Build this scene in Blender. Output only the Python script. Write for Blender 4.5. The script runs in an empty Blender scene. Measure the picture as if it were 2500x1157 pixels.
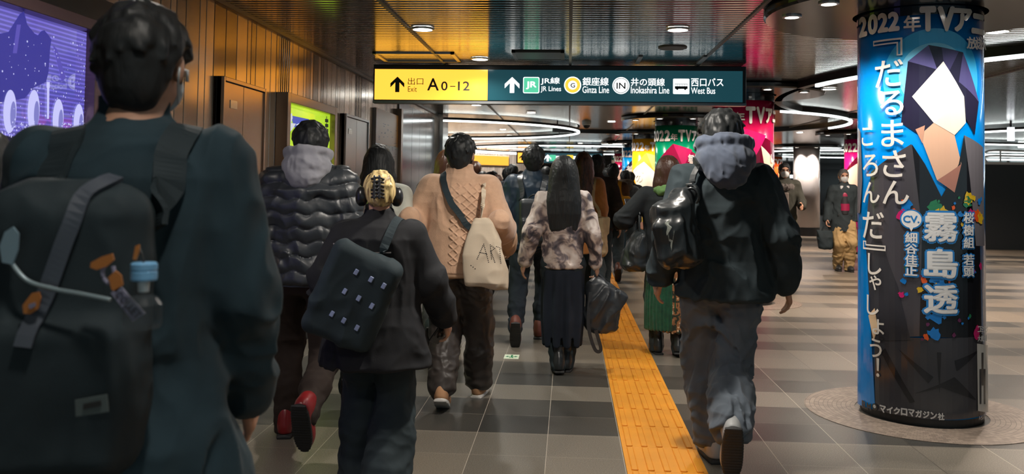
import bpy, bmesh, math, random
import numpy as np
from mathutils import Vector, Matrix
from mathutils.bvhtree import BVHTree
from mathutils.geometry import tessellate_polygon

SC = bpy.context.scene
COL = SC.collection
PI = math.pi
rnd = random.Random(7)

# ---------------------------------------------------------------- camera
F_PX, PP_Y, EYE = 2150.0, 359.0, 1.42
PSI, PITCH, ROLL = 0.065074, 0.04, 0.014
FWD = np.array([-math.sin(PSI)*math.cos(PITCH), math.cos(PSI)*math.cos(PITCH), math.sin(PITCH)])
R0 = np.array([math.cos(PSI), math.sin(PSI), 0.0])
U0 = np.cross(R0, FWD)
RGT = math.cos(ROLL)*R0 + math.sin(ROLL)*U0
UPV = -math.sin(ROLL)*R0 + math.cos(ROLL)*U0
cd = bpy.data.cameras.new('camera')
cam = bpy.data.objects.new('camera', cd); COL.objects.link(cam)
m = Matrix([[RGT[i], UPV[i], -FWD[i], 0] for i in range(3)] + [[0, 0, 0, 1]])
m.translation = Vector((0, 0, EYE))
cam.matrix_world = m
cd.sensor_width = 36.0; cd.lens = 36.0*F_PX/2500.0
cd.shift_y = (PP_Y - 1157/2)/2500.0
cd.clip_start = 0.05; cd.clip_end = 200
cd.dof.use_dof = True; cd.dof.focus_distance = 6.0; cd.dof.aperture_fstop = 4.0
SC.camera = cam

def ray(px, py): return FWD + RGT*(px-1250)/F_PX - UPV*(py-PP_Y)/F_PX
def aty(px, py, y):
    d = ray(px, py); p = d*(y/d[1]); return Vector((p[0], p[1], p[2]+EYE))
def atz(px, py, z):
    d = ray(px, py); p = d*((z-EYE)/d[2]); return Vector((p[0], p[1], z))
def atx(px, py, x):
    d = ray(px, py); p = d*(x/d[0]); return Vector((p[0], p[1], p[2]+EYE))

# ---------------------------------------------------------------- exposure, world
SC.view_settings.view_transform = 'Standard'
SC.view_settings.look = 'None'
SC.view_settings.exposure = 0.15
SC.view_settings.gamma = 1.0
SC.view_settings.use_curve_mapping = False
w = bpy.data.worlds.new('teal_fill'); SC.world = w; w.use_nodes = True
w.node_tree.nodes['Background'].inputs[0].default_value = (0.55, 0.78, 0.85, 1)
w.node_tree.nodes['Background'].inputs[1].default_value = 0.35  # added teal fill light, let in through the open end behind the camera
SC.cycles.use_denoising = True
SC.cycles.max_bounces = 6; SC.cycles.diffuse_bounces = 3; SC.cycles.glossy_bounces = 4
SC.cycles.transmission_bounces = 4; SC.cycles.transparent_max_bounces = 6
SC.cycles.sample_clamp_indirect = 4.0
SC.cycles.caustics_reflective = False; SC.cycles.caustics_refractive = False

# ---------------------------------------------------------------- helpers: objects
def empty(name, loc=(0, 0, 0), rz=0.0, parent=None):
    o = bpy.data.objects.new(name, None); COL.objects.link(o)
    o.location = loc; o.rotation_euler = (0, 0, rz); o.empty_display_size = 0.1
    if parent: o.parent = parent
    return o
def tag(o, label=None, cat=None, group=None, kind=None):
    if label: o['label'] = label
    if cat: o['category'] = cat
    if group: o['group'] = group
    if kind: o['kind'] = kind
    return o
def base_of(o):
    p = Matrix.Translation(o.location) @ o.rotation_euler.to_matrix().to_4x4()
    return (base_of(o.parent) @ o.matrix_parent_inverse @ p) if o.parent else p
def reparent(t, o):
    o.parent = t; o.matrix_parent_inverse = base_of(t).inverted(); return o
def link(name, me, mat, parent=None, smooth=False):
    o = bpy.data.objects.new(name, me); COL.objects.link(o)
    for mm in (mat if isinstance(mat, (list, tuple)) else [mat]): me.materials.append(mm)
    if smooth: me.polygons.foreach_set('use_smooth', [True]*len(me.polygons))
    if parent: o.parent = parent
    return o
def link_bm(name, bm, mat, parent=None, smooth=False, recalc=True):
    if recalc: bmesh.ops.recalc_face_normals(bm, faces=bm.faces[:])
    me = bpy.data.meshes.new(name); bm.to_mesh(me); bm.free()
    return link(name, me, mat, parent, smooth)
def mesh_obj(name, verts, faces, mat, parent=None, smooth=False):
    me = bpy.data.meshes.new(name); me.from_pydata([tuple(v) for v in verts], [], faces); me.update()
    return link(name, me, mat, parent, smooth)
def move_origin(o, p):
    p = Vector(p); o.data.transform(Matrix.Translation(-p)); o.location = p; return o
def bm_box(bm, lo, hi, bevel=0.0, seg=1, mi=0):
    a = bmesh.new()
    bmesh.ops.create_cube(a, size=1.0)
    for v in a.verts:
        v.co = Vector([(lo[i]+hi[i])/2 + v.co[i]*(hi[i]-lo[i]) for i in range(3)])
    if bevel > 0: bmesh.ops.bevel(a, geom=a.edges[:], offset=bevel, segments=seg, affect='EDGES', profile=0.6)
    for f in a.faces: f.material_index = mi
    me = bpy.data.meshes.new('tmp'); a.to_mesh(me); a.free(); bm.from_mesh(me); bpy.data.meshes.remove(me)
def box(name, lo, hi, mat, parent=None, bevel=0.0, seg=1):
    bm = bmesh.new(); bm_box(bm, lo, hi, bevel, seg); return link_bm(name, bm, mat, parent)
def bm_lathe(bm, prof, c=(0, 0, 0), n=48, cap=True):
    rings = []
    for r, z in prof:
        rings.append([bm.verts.new((c[0]+r*math.cos(2*PI*i/n), c[1]+r*math.sin(2*PI*i/n), c[2]+z)) for i in range(n)])
    for a, b in zip(rings, rings[1:]):
        for i in range(n): bm.faces.new((a[i], a[(i+1) % n], b[(i+1) % n], b[i]))
    if cap:
        bm.faces.new(rings[0]); bm.faces.new(rings[-1])
def lathe(name, prof, mat, parent=None, c=(0, 0, 0), n=48, cap=True, smooth=False):
    bm = bmesh.new(); bm_lathe(bm, prof, c, n, cap); return link_bm(name, bm, mat, parent, smooth)
def sweep(bm, pts, prof, up=None, closed=False, normals=None):
    """sweep a closed 2-D profile [(a, b)] along pts; a runs sideways, b along the normal"""
    pts = [Vector(p) for p in pts]; n = len(pts); rings = []
    for i, p in enumerate(pts):
        if closed: t = pts[(i+1) % n]-pts[i-1]
        else: t = pts[min(i+1, n-1)]-pts[max(i-1, 0)]
        t.normalize()
        nn = Vector(normals[i]) if normals is not None else (Vector(up) if up is not None else (Vector((0, 0, 1)) if abs(t.z) < .9 else Vector((0, 1, 0))))
        s = t.cross(nn); s.normalize(); nn = s.cross(t)
        rings.append([bm.verts.new(p+s*a+nn*b) for a, b in prof])
    k = len(prof)
    for i in range(n if closed else n-1):
        a, b = rings[i], rings[(i+1) % n]
        for j in range(k): bm.faces.new((a[j], a[(j+1) % k], b[(j+1) % k], b[j]))
    if not closed: bm.faces.new(rings[0]); bm.faces.new(rings[-1])
def circ(r, k=8): return [(r*math.cos(2*PI*i/k), r*math.sin(2*PI*i/k)) for i in range(k)]
def rectp(w_, t_): return [(-w_/2, -t_/2), (w_/2, -t_/2), (w_/2, t_/2), (-w_/2, t_/2)]
def tube(name, pts, r, mat, parent=None, closed=False, k=8):
    bm = bmesh.new(); sweep(bm, pts, circ(r, k), closed=closed); return link_bm(name, bm, mat, parent, True)
def smooth_path(pts, n=8):
    P = [Vector(p) for p in pts]; out = []
    for i in range(len(P)-1):
        a, b, c, d = P[max(i-1, 0)], P[i], P[i+1], P[min(i+2, len(P)-1)]
        for j in range(n):
            t = j/n
            out.append(0.5*((2*b)+(c-a)*t+(2*a-5*b+4*c-d)*t*t+(3*b-a-3*c+d)*t**3))
    out.append(P[-1]); return out

# ---------------------------------------------------------------- helpers: materials
def _nt(name):
    mt = bpy.data.materials.new(name); mt.use_nodes = True
    return mt, mt.node_tree, mt.node_tree.nodes['Principled BSDF']
def N(nt, kind, **kw):
    n = nt.nodes.new(kind)
    for k, v in kw.items():
        if k.startswith('i_'): n.inputs[k[2:].replace('_', ' ')].default_value = v
        else: setattr(n, k, v)
    return n
def ramp(nt, fac, stops, interp='LINEAR'):
    r = N(nt, 'ShaderNodeValToRGB'); r.color_ramp.interpolation = interp
    e = r.color_ramp.elements
    while len(e) > 1: e.remove(e[-1])
    for i, (p, c) in enumerate(stops):
        el = e[0] if i == 0 else e.new(p)
        el.position = p; el.color = (*c, 1) if len(c) == 3 else c
    nt.links.new(fac, r.inputs[0]); return r.outputs[0]
def coords(nt, scale=(1, 1, 1), kind='Object'):
    tc = N(nt, 'ShaderNodeTexCoord'); mp = N(nt, 'ShaderNodeMapping'); mp.inputs['Scale'].default_value = scale
    nt.links.new(tc.outputs[kind], mp.inputs[0]); return mp.outputs[0]
def mat(name, color, rough=0.6, metal=0.0, bump=None, var=0.0, vscale=8.0, coat=0.0, sheen=0.0, spec=0.5, bscale=(1, 1, 1), emit=None, estr=1.0, alpha=1.0):
    """bump = (scale, strength, distance); var mixes a noise tone into the colour"""
    mt, nt, b = _nt(name)
    b.inputs['Base Color'].default_value = (*color, 1)
    b.inputs['Roughness'].default_value = rough; b.inputs['Metallic'].default_value = metal
    b.inputs['Coat Weight'].default_value = coat; b.inputs['Coat Roughness'].default_value = 0.08
    b.inputs['Sheen Weight'].default_value = sheen; b.inputs['Sheen Roughness'].default_value = 0.5
    b.inputs['Specular IOR Level'].default_value = spec
    if alpha < 1: b.inputs['Alpha'].default_value = alpha
    if emit:
        b.inputs['Emission Color'].default_value = (*emit, 1); b.inputs['Emission Strength'].default_value = estr
    if var:
        no = N(nt, 'ShaderNodeTexNoise'); no.inputs['Scale'].default_value = vscale; no.inputs['Detail'].default_value = 4
        nt.links.new(coords(nt), no.inputs['Vector'])
        c2 = [min(1, c*(1+var)) for c in color]; c1 = [c*(1-var) for c in color]
        nt.links.new(ramp(nt, no.outputs[0], [(0.3, c1), (0.7, c2)]), b.inputs['Base Color'])
    if bump:
        no = N(nt, 'ShaderNodeTexNoise'); no.inputs['Scale'].default_value = bump[0]; no.inputs['Detail'].default_value = 3
        nt.links.new(coords(nt, bscale), no.inputs['Vector'])
        bp = N(nt, 'ShaderNodeBump'); bp.inputs['Strength'].default_value = bump[1]; bp.inputs['Distance'].default_value = bump[2]
        nt.links.new(no.outputs[0], bp.inputs['Height']); nt.links.new(bp.outputs[0], b.inputs['Normal'])
    return mt
def glow(name, color, strength=1.0):
    mt, nt, b = _nt(name)
    b.inputs['Base Color'].default_value = (0, 0, 0, 1); b.inputs['Roughness'].default_value = 0.5
    b.inputs['Emission Color'].default_value = (*color, 1); b.inputs['Emission Strength'].default_value = strength
    return mt
def srgb(r, g, b):
    f = lambda c: (c/255/12.92) if c/255 <= 0.04045 else ((c/255+0.055)/1.055)**2.4
    return (f(r), f(g), f(b))

# ---------------------------------------------------------------- helpers: lettering
def text_mesh(body, size=1.0, bold=0.0):
    """flat lettering in XY; bold lays shifted copies of the outlines over one another"""
    cu = bpy.data.curves.new('lettering', 'FONT')
    cu.body = body; cu.size = size; cu.resolution_u = 4; cu.fill_mode = 'FRONT'
    o = bpy.data.objects.new('lettering', cu); COL.objects.link(o)
    dg = bpy.context.evaluated_depsgraph_get()
    me = bpy.data.meshes.new_from_object(o.evaluated_get(dg))
    bpy.data.objects.remove(o); bpy.data.curves.remove(cu)
    me.materials.clear()
    if bold > 0:
        bm = bmesh.new()
        for i in range(8):
            c = me.copy(); c.transform(Matrix.Translation((bold*math.cos(PI*i/4), bold*math.sin(PI*i/4), -0.00012*(i+1)))); bm.from_mesh(c); bpy.data.meshes.remove(c)
        bm.from_mesh(me); bm.to_mesh(me); bm.free()
    return me
def extents(me):
    co = np.empty(len(me.vertices)*3); me.vertices.foreach_get('co', co); co = co.reshape(-1, 3)
    return co.min(0), co.max(0)
def fit_text(body, x, y, w_=None, h_=None, bold=0.0, stretch=True):
    """text mesh in the XY plane whose ink box is centred on (x, y) with the given width and height"""
    me = text_mesh(body, 1.0, bold)
    lo, hi = extents(me); s = [1, 1]
    if h_: s[1] = h_/(hi[1]-lo[1])
    if w_: s[0] = w_/(hi[0]-lo[0])
    if h_ and not w_: s[0] = s[1]
    if w_ and not h_: s[1] = s[0]
    M = Matrix.Translation((x, y, 0)) @ Matrix.Diagonal((s[0], s[1], 1, 1)) @ Matrix.Translation((-(lo[0]+hi[0])/2, -(lo[1]+hi[1])/2, 0))
    me.transform(M); return me
def place_flat(me, name, mat_, parent, M):
    """put an XY mesh at the 4x4 placement M"""
    me.transform(M); me.name = name; return link(name, me, mat_, parent)
# ================================================================ the setting
WALL_X, CEIL = -2.32, 2.60
Y0, Y1 = -4.0, 46.0

# ---- floor
def floor_material():
    mt, nt, b = _nt('stone_tiles')
    tc = N(nt, 'ShaderNodeTexCoord'); sep = N(nt, 'ShaderNodeSeparateXYZ'); nt.links.new(tc.outputs['Object'], sep.inputs[0])
    def M(op, a, b_=None, c=None):
        n = N(nt, 'ShaderNodeMath', operation=op)
        for i, v in enumerate((a, b_, c)):
            if v is None: continue
            if isinstance(v, (int, float)): n.inputs[i].default_value = v
            else: nt.links.new(v, n.inputs[i])
        return n.outputs[0]
    x = M('DIVIDE', M('ADD', sep.outputs[0], 40.104), 0.4); y = M('DIVIDE', M('ADD', sep.outputs[1], 40.17), 0.4)
    iy = M('FLOOR', y); ix = M('FLOOR', M('DIVIDE', x, 1.0))
    wn = N(nt, 'ShaderNodeTexWhiteNoise', noise_dimensions='1D'); nt.links.new(iy, wn.inputs['W'])
    cmb = N(nt, 'ShaderNodeCombineXYZ'); nt.links.new(ix, cmb.inputs[0]); nt.links.new(iy, cmb.inputs[1])
    wn2 = N(nt, 'ShaderNodeTexWhiteNoise', noise_dimensions='2D'); nt.links.new(cmb.outputs[0], wn2.inputs['Vector'])
    tone = M('ADD', M('MULTIPLY', wn.outputs[0], 0.80), M('MULTIPLY', wn2.outputs[0], 0.20))
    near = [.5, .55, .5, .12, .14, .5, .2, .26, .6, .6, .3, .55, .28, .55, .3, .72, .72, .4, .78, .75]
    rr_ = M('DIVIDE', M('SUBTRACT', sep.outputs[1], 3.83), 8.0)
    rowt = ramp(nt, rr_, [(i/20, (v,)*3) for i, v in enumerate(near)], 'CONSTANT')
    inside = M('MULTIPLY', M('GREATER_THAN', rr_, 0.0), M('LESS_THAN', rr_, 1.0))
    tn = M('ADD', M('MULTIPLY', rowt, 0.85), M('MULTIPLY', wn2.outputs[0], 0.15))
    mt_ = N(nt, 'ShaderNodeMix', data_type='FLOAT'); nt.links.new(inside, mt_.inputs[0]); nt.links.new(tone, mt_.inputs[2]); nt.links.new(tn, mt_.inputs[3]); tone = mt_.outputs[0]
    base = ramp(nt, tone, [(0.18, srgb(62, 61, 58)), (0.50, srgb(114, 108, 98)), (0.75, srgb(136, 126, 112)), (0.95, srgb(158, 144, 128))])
    no = N(nt, 'ShaderNodeTexNoise'); no.inputs['Scale'].default_value = 170; no.inputs['Detail'].default_value = 2
    nt.links.new(tc.outputs['Object'], no.inputs['Vector'])
    sp = ramp(nt, no.outputs[0], [(0.3, (0.62, 0.62, 0.62)), (0.5, (0.95, 0.95, 0.95)), (0.72, (1.5, 1.5, 1.5))])
    mx = N(nt, 'ShaderNodeMix', data_type='RGBA', blend_type='MULTIPLY'); mx.inputs[0].default_value = 1
    nt.links.new(base, mx.inputs[6]); nt.links.new(sp, mx.inputs[7])
    fx = M('FRACT', x); fy = M('FRACT', y)
    gx = M('LESS_THAN', M('ABSOLUTE', M('SUBTRACT', fx, 0.0)), 0.008); gy = M('LESS_THAN', fy, 0.008)
    g = M('MAXIMUM', gx, M('MULTIPLY', gy, 0.45))
    gt = N(nt, 'ShaderNodeTexWhiteNoise', noise_dimensions='1D'); nt.links.new(ix, gt.inputs['W'])
    gcol = ramp(nt, gt.outputs[0], [(0.0, srgb(190, 180, 165)), (0.62, srgb(170, 160, 148)), (0.64, srgb(60, 54, 50))], 'CONSTANT')
    mx2 = N(nt, 'ShaderNodeMix', data_type='RGBA'); nt.links.new(g, mx2.inputs[0]); nt.links.new(mx.outputs[2], mx2.inputs[6]); nt.links.new(gcol, mx2.inputs[7])
    nt.links.new(mx2.outputs[2], b.inputs['Base Color'])
    rr = ramp(nt, tone, [(0.1, (0.30,)*3), (0.9, (0.42,)*3)]); nt.links.new(rr, b.inputs['Roughness'])
    bp = N(nt, 'ShaderNodeBump'); bp.inputs['Strength'].default_value = 0.25; bp.inputs['Distance'].default_value = 0.002
    nt.links.new(no.outputs[0], bp.inputs['Height']); nt.links.new(bp.outputs[0], b.inputs['Normal'])
    return mt
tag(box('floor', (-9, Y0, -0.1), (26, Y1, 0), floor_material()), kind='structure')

# ---- ceiling of convex metal slats running across
bm = bmesh.new()
pitch = 0.078; y = Y0
prof = []
while y < Y1:
    for t in np.linspace(0, 1, 5):
        yy = y+0.009+(pitch-0.009)*t; prof.append((yy, CEIL-0.0012+0.0012*(2*t-1)**2))
    prof.append((y+pitch, CEIL+0.012)); prof.append((y+pitch+0.009, CEIL+0.012))
    y += pitch
rows = [(bm.verts.new((-9, a, z)), bm.verts.new((26, a, z))) for a, z in prof]
for a, b_ in zip(rows, rows[1:]): bm.faces.new((a[0], b_[0], b_[1], a[1]))
M_ceil = mat('dark_metal_slats', (0.42, 0.40, 0.375), 0.13, 0.95, bump=(9, 0.03, 0.003))
c_ob = link_bm('ceiling', bm, M_ceil, recalc=False)
for f in c_ob.data.polygons: pass
tag(c_ob, kind='structure')
tag(box('ceiling_slab', (-9, Y0, CEIL+0.05), (26, Y1, CEIL+0.15), mat('concrete', (0.05, 0.05, 0.05), 0.9)), kind='structure')

# seams between the ceiling panels
M_seam = mat('seam_metal', (0.16, 0.16, 0.16), 0.45, 0.6)
for i, x in enumerate((-1.25, 0.0, 1.25, 2.9, 4.4)):
    o = box('trim_%d' % (i+1), (x-0.012, Y0, CEIL-0.012), (x+0.012, Y1, CEIL+0.01), M_seam); tag(o, kind='structure')

# ---- left wall: bronze strips above, pale strips below, a ledge and a black base
def strip_metal(name, c1, c2, rough, metal):
    mt, nt, b = _nt(name)
    g = N(nt, 'ShaderNodeNewGeometry')
    nt.links.new(ramp(nt, g.outputs['Random Per Island'], [(0.0, c1), (0.5, [(a+b_)/2 for a, b_ in zip(c1, c2)]), (1.0, c2)]), b.inputs['Base Color'])
    b.inputs['Metallic'].default_value = metal
    nt.links.new(ramp(nt, g.outputs['Random Per Island'], [(0, (rough*0.8,)*3), (1, (rough*1.3,)*3)]), b.inputs['Roughness'])
    no = N(nt, 'ShaderNodeTexNoise'); no.inputs['Scale'].default_value = 60
    nt.links.new(coords(nt, (1, 1, 0.05)), no.inputs['Vector'])
    bp = N(nt, 'ShaderNodeBump'); bp.inputs['Strength'].default_value = 0.02; bp.inputs['Distance'].default_value = 0.002
    nt.links.new(no.outputs[0], bp.inputs['Height']); nt.links.new(bp.outputs[0], b.inputs['Normal'])
    return mt
M_bronze = strip_metal('bronze_strips', (0.22, 0.15, 0.105), (0.58, 0.43, 0.32), 0.20, 0.85)
M_black = mat('black_paint', (0.02, 0.022, 0.024), 0.45)
M_pale = strip_metal('pale_strips', (0.36, 0.37, 0.35), (0.50, 0.51, 0.48), 0.4, 0.25)
WALL_END = 15.6
layout = []
r2 = random.Random(3); y = Y0
finz = [(3.9, 4.15), (6.85, 7.12), (9.3, 9.65), (11.9, 12.1)]
while y < WALL_END:
    fin = any(a < y < b_ for a, b_ in finz)
    wd = 0.028 if fin else r2.choice((0.07, 0.09, 0.12, 0.15, 0.19))
    gap = 0.022 if fin else 0.008
    layout.append((y, min(y+wd, WALL_END), fin)); y += wd+gap
def strips(z0, z1, x, mtl, name):
    bm = bmesh.new()
    for a, b_, fin in layout: bm_box(bm, (x-0.03, a, z0), (x, b_, z1), 0.003)
    return tag(link_bm(name, bm, mtl), kind='structure')
strips(0.80, CEIL-0.02, WALL_X, M_bronze, 'wall_left')
strips(0.14, 0.76, WALL_X-0.005, M_pale, 'wall_left_lower')
tag(box('wall_left_backing', (WALL_X-0.2, Y0, 0), (WALL_X-0.03, WALL_END, CEIL), M_black), kind='structure')
tag(box('trim_6', (WALL_X-0.03, Y0, 0.755), (WALL_X+0.03, WALL_END, 0.80), mat('ledge_metal', (0.42, 0.40, 0.36), 0.35, 0.6), bevel=0.004), kind='structure')
tag(box('baseboard_left', (WALL_X-0.03, Y0, 0), (WALL_X+0.012, WALL_END, 0.14), M_black), kind='structure')
tag(box('trim_7', (WALL_X-0.03, Y0, CEIL-0.03), (WALL_X+0.025, WALL_END, CEIL+0.012), mat('cornice_metal', (0.12, 0.11, 0.10), 0.35, 0.7)), kind='structure')
# the wall turns left at its far end and a long pale wall closes the hall
M_farwall = strip_metal('far_steel', (0.55, 0.51, 0.46), (0.78, 0.74, 0.68), 0.35, 0.2)
M_dark = mat('dark_wall', (0.035, 0.035, 0.037), 0.35)
tag(box('wall_left_return', (-9, WALL_END, 0), (WALL_X-0.0, WALL_END+0.25, CEIL), M_dark), kind='structure')
def slanted(name, p, q, z0, z1, mtl, w0=0.09):
    p, q = Vector(p), Vector(q); L = (q-p).length; d = (q-p).normalized(); nn = Vector((d.y, -d.x, 0))
    bm = bmesh.new(); s = 0
    while s < L:
        b = bmesh.new(); bmesh.ops.create_cube(b, size=1)
        for v in b.verts:
            v.co = Vector((s+w0/2+v.co.x*(w0-0.012), v.co.y*0.04, (z0+z1)/2+v.co.z*(z1-z0)))
            v.co = Vector((p.x, p.y, 0))+d*v.co.x+nn*v.co.y+Vector((0, 0, v.co.z))
        me = bpy.data.meshes.new('t'); b.to_mesh(me); b.free(); bm.from_mesh(me); bpy.data.meshes.remove(me); s += w0
    return tag(link_bm(name, bm, mtl), kind='structure')
slanted('wall_far_left', (-9, 29.5, 0), (-1.45, 37.0, 0), 0.0, CEIL, M_farwall, 0.13)
tag(box('wall_far', (-2, Y1-0.2, 0), (26, Y1, CEIL), M_dark), kind='structure')
tag(box('wall_right', (25.8, Y0, 0), (26, Y1, CEIL), M_dark), kind='structure')
tag(box('wall_left_outer', (-9.2, WALL_END, 0), (-9, Y1, CEIL), M_dark), kind='structure')

# ---- tactile strip
def tactile():
    x0, x1 = 0.302, 0.700; bm = bmesh.new(); y = Y0+0.03
    while y < 34:
        bm_box(bm, (x0, y+0.0015, 0.0), (x1, y+0.3985, 0.006), 0.0015)
        for k in range(5):
            cx = x0+0.04+k*0.08
            bm_box(bm, (cx-0.017, y+0.012, 0.0058), (cx+0.017, y+0.388, 0.0115), 0.005)
        y += 0.4
    o = link_bm('tactile_paving', bm, mat('yellow_rubber', srgb(226, 150, 38), 0.55, bump=(60, 0.15, 0.002), var=0.12, vscale=3))
    return tag(o, 'yellow tactile guiding strip with raised bars running up the concourse floor', 'tactile paving')
tactile()

# ================================================================ lamps
M_lens = glow('lamp_lens', (1.0, 0.95, 0.88), 14.0)
M_rim = mat('lamp_rim', (0.55, 0.55, 0.53), 0.35, 0.5)
def spot(name, loc, power, color, parent, size=150, target=None, blend=0.6, radius=0.06):
    ld = bpy.data.lights.new(name, 'SPOT'); ld.energy = power; ld.color = color
    ld.spot_size = math.radians(size); ld.spot_blend = blend; ld.shadow_soft_size = radius
    o = bpy.data.objects.new(name, ld); COL.objects.link(o)
    if target is not None:
        d = (Vector(target)-Vector(loc)).to_track_quat('-Z', 'Y'); o.rotation_euler = d.to_euler()
    o.location = loc
    if parent is not None:
        o.parent = parent; o.matrix_parent_inverse = parent.matrix_basis.inverted()
    return o
def downlight(x, y, power, label, group='round recessed downlights in the slatted ceiling', color=(1.0, 0.92, 0.82), r=0.075, z=None):
    z = CEIL-0.008 if z is None else z
    t = empty('ceiling_downlight', (x, y, z))
    tag(t, label, 'ceiling light', group)
    lathe('rim', [(r+0.014, 0.006), (r+0.014, -0.006), (r, -0.009), (r, 0.004)], M_rim, t, n=28, cap=False)
    lathe('lens', [(r, 0.002), (r, -0.004)], M_lens, t, n=28)
    if power: spot('beam', (x, y, z-0.02), power, color, t)
    return t
# ================================================================ hanging sign
M_white_glow = glow('sign_white', (0.95, 1.0, 1.0), 1.35)
M_ink = mat('sign_ink', (0.012, 0.016, 0.014), 0.5)
M_housing = mat('sign_housing', (0.022, 0.024, 0.026), 0.35, 0.3)
def acrylic(name, col, strength=1.0):
    mt, nt, b = _nt(name)
    b.inputs['Base Color'].default_value = (*[c*0.5 for c in col], 1); b.inputs['Roughness'].default_value = 0.12
    b.inputs['Emission Color'].default_value = (*col, 1); b.inputs['Emission Strength'].default_value = strength
    b.inputs['IOR'].default_value = 1.5
    return mt
M_yellow_panel = acrylic('yellow_acrylic', (1.0, 0.45, 0.045), 1.5)
M_teal_panel = acrylic('teal_acrylic', (0.010, 0.048, 0.062), 1.0)
M_green_glow = glow('line_green', (0.10, 0.62, 0.36), 1.0)
M_ring_yellow = glow('line_yellow', (0.92, 0.66, 0.06), 1.0)
FLAT_Y = Matrix(((1, 0, 0, 0), (0, 0, -1, 0), (0, 1, 0, 0), (0, 0, 0, 1)))     # XY mesh -> wall facing -Y
FLAT_X = Matrix(((0, 0, 1, 0), (1, 0, 0, 0), (0, 1, 0, 0), (0, 0, 0, 1)))      # XY mesh -> wall facing +X
def poly_mesh(polys):
    """flat mesh in XY from a list of outlines"""
    bm = bmesh.new()
    for P in polys:
        P = [Vector((p[0], p[1], 0)) for p in P]; vs = [bm.verts.new(p) for p in P]
        for t in tessellate_polygon([P]):
            try: bm.faces.new([vs[i] for i in t])
            except ValueError: pass
    for f in bm.faces:
        if f.normal.z < 0: f.normal_flip()
    bmesh.ops.recalc_face_normals(bm, faces=bm.faces[:])
    bm.normal_update()
    for f in bm.faces:
        if f.normal.z < 0: f.normal_flip()
    me = bpy.data.meshes.new('shape'); bm.to_mesh(me); bm.free(); return me
def ell_pts(cx, cy, rx, ry=None, n=40, a0=0.0, a1=2*PI):
    ry = ry or rx
    return [(cx+rx*math.cos(a0+(a1-a0)*i/n), cy+ry*math.sin(a0+(a1-a0)*i/n)) for i in range(n)]
def rrect(x0, y0, x1, y1, r, n=5):
    out = []
    for cx, cy, a in ((x1-r, y1-r, 0), (x0+r, y1-r, PI/2), (x0+r, y0+r, PI), (x1-r, y0+r, 1.5*PI)):
        out += [(cx+r*math.cos(a+PI/2*i/n), cy+r*math.sin(a+PI/2*i/n)) for i in range(n+1)]
    return out
SY = 8.66
def arrow(cx, z0, z1, wd):
    h = z1-z0; s = wd*0.16; a = wd/2
    return [(cx, z1), (cx+a, z1-a*0.95), (cx+a, z1-a*0.95-s*1.9), (cx+s*0.95, z1-s*2.6), (cx+s*0.95, z0), (cx-s*0.95, z0), (cx-s*0.95, z1-s*2.6), (cx-a, z1-a*0.95-s*1.9), (cx-a, z1-a*0.95)]
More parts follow.
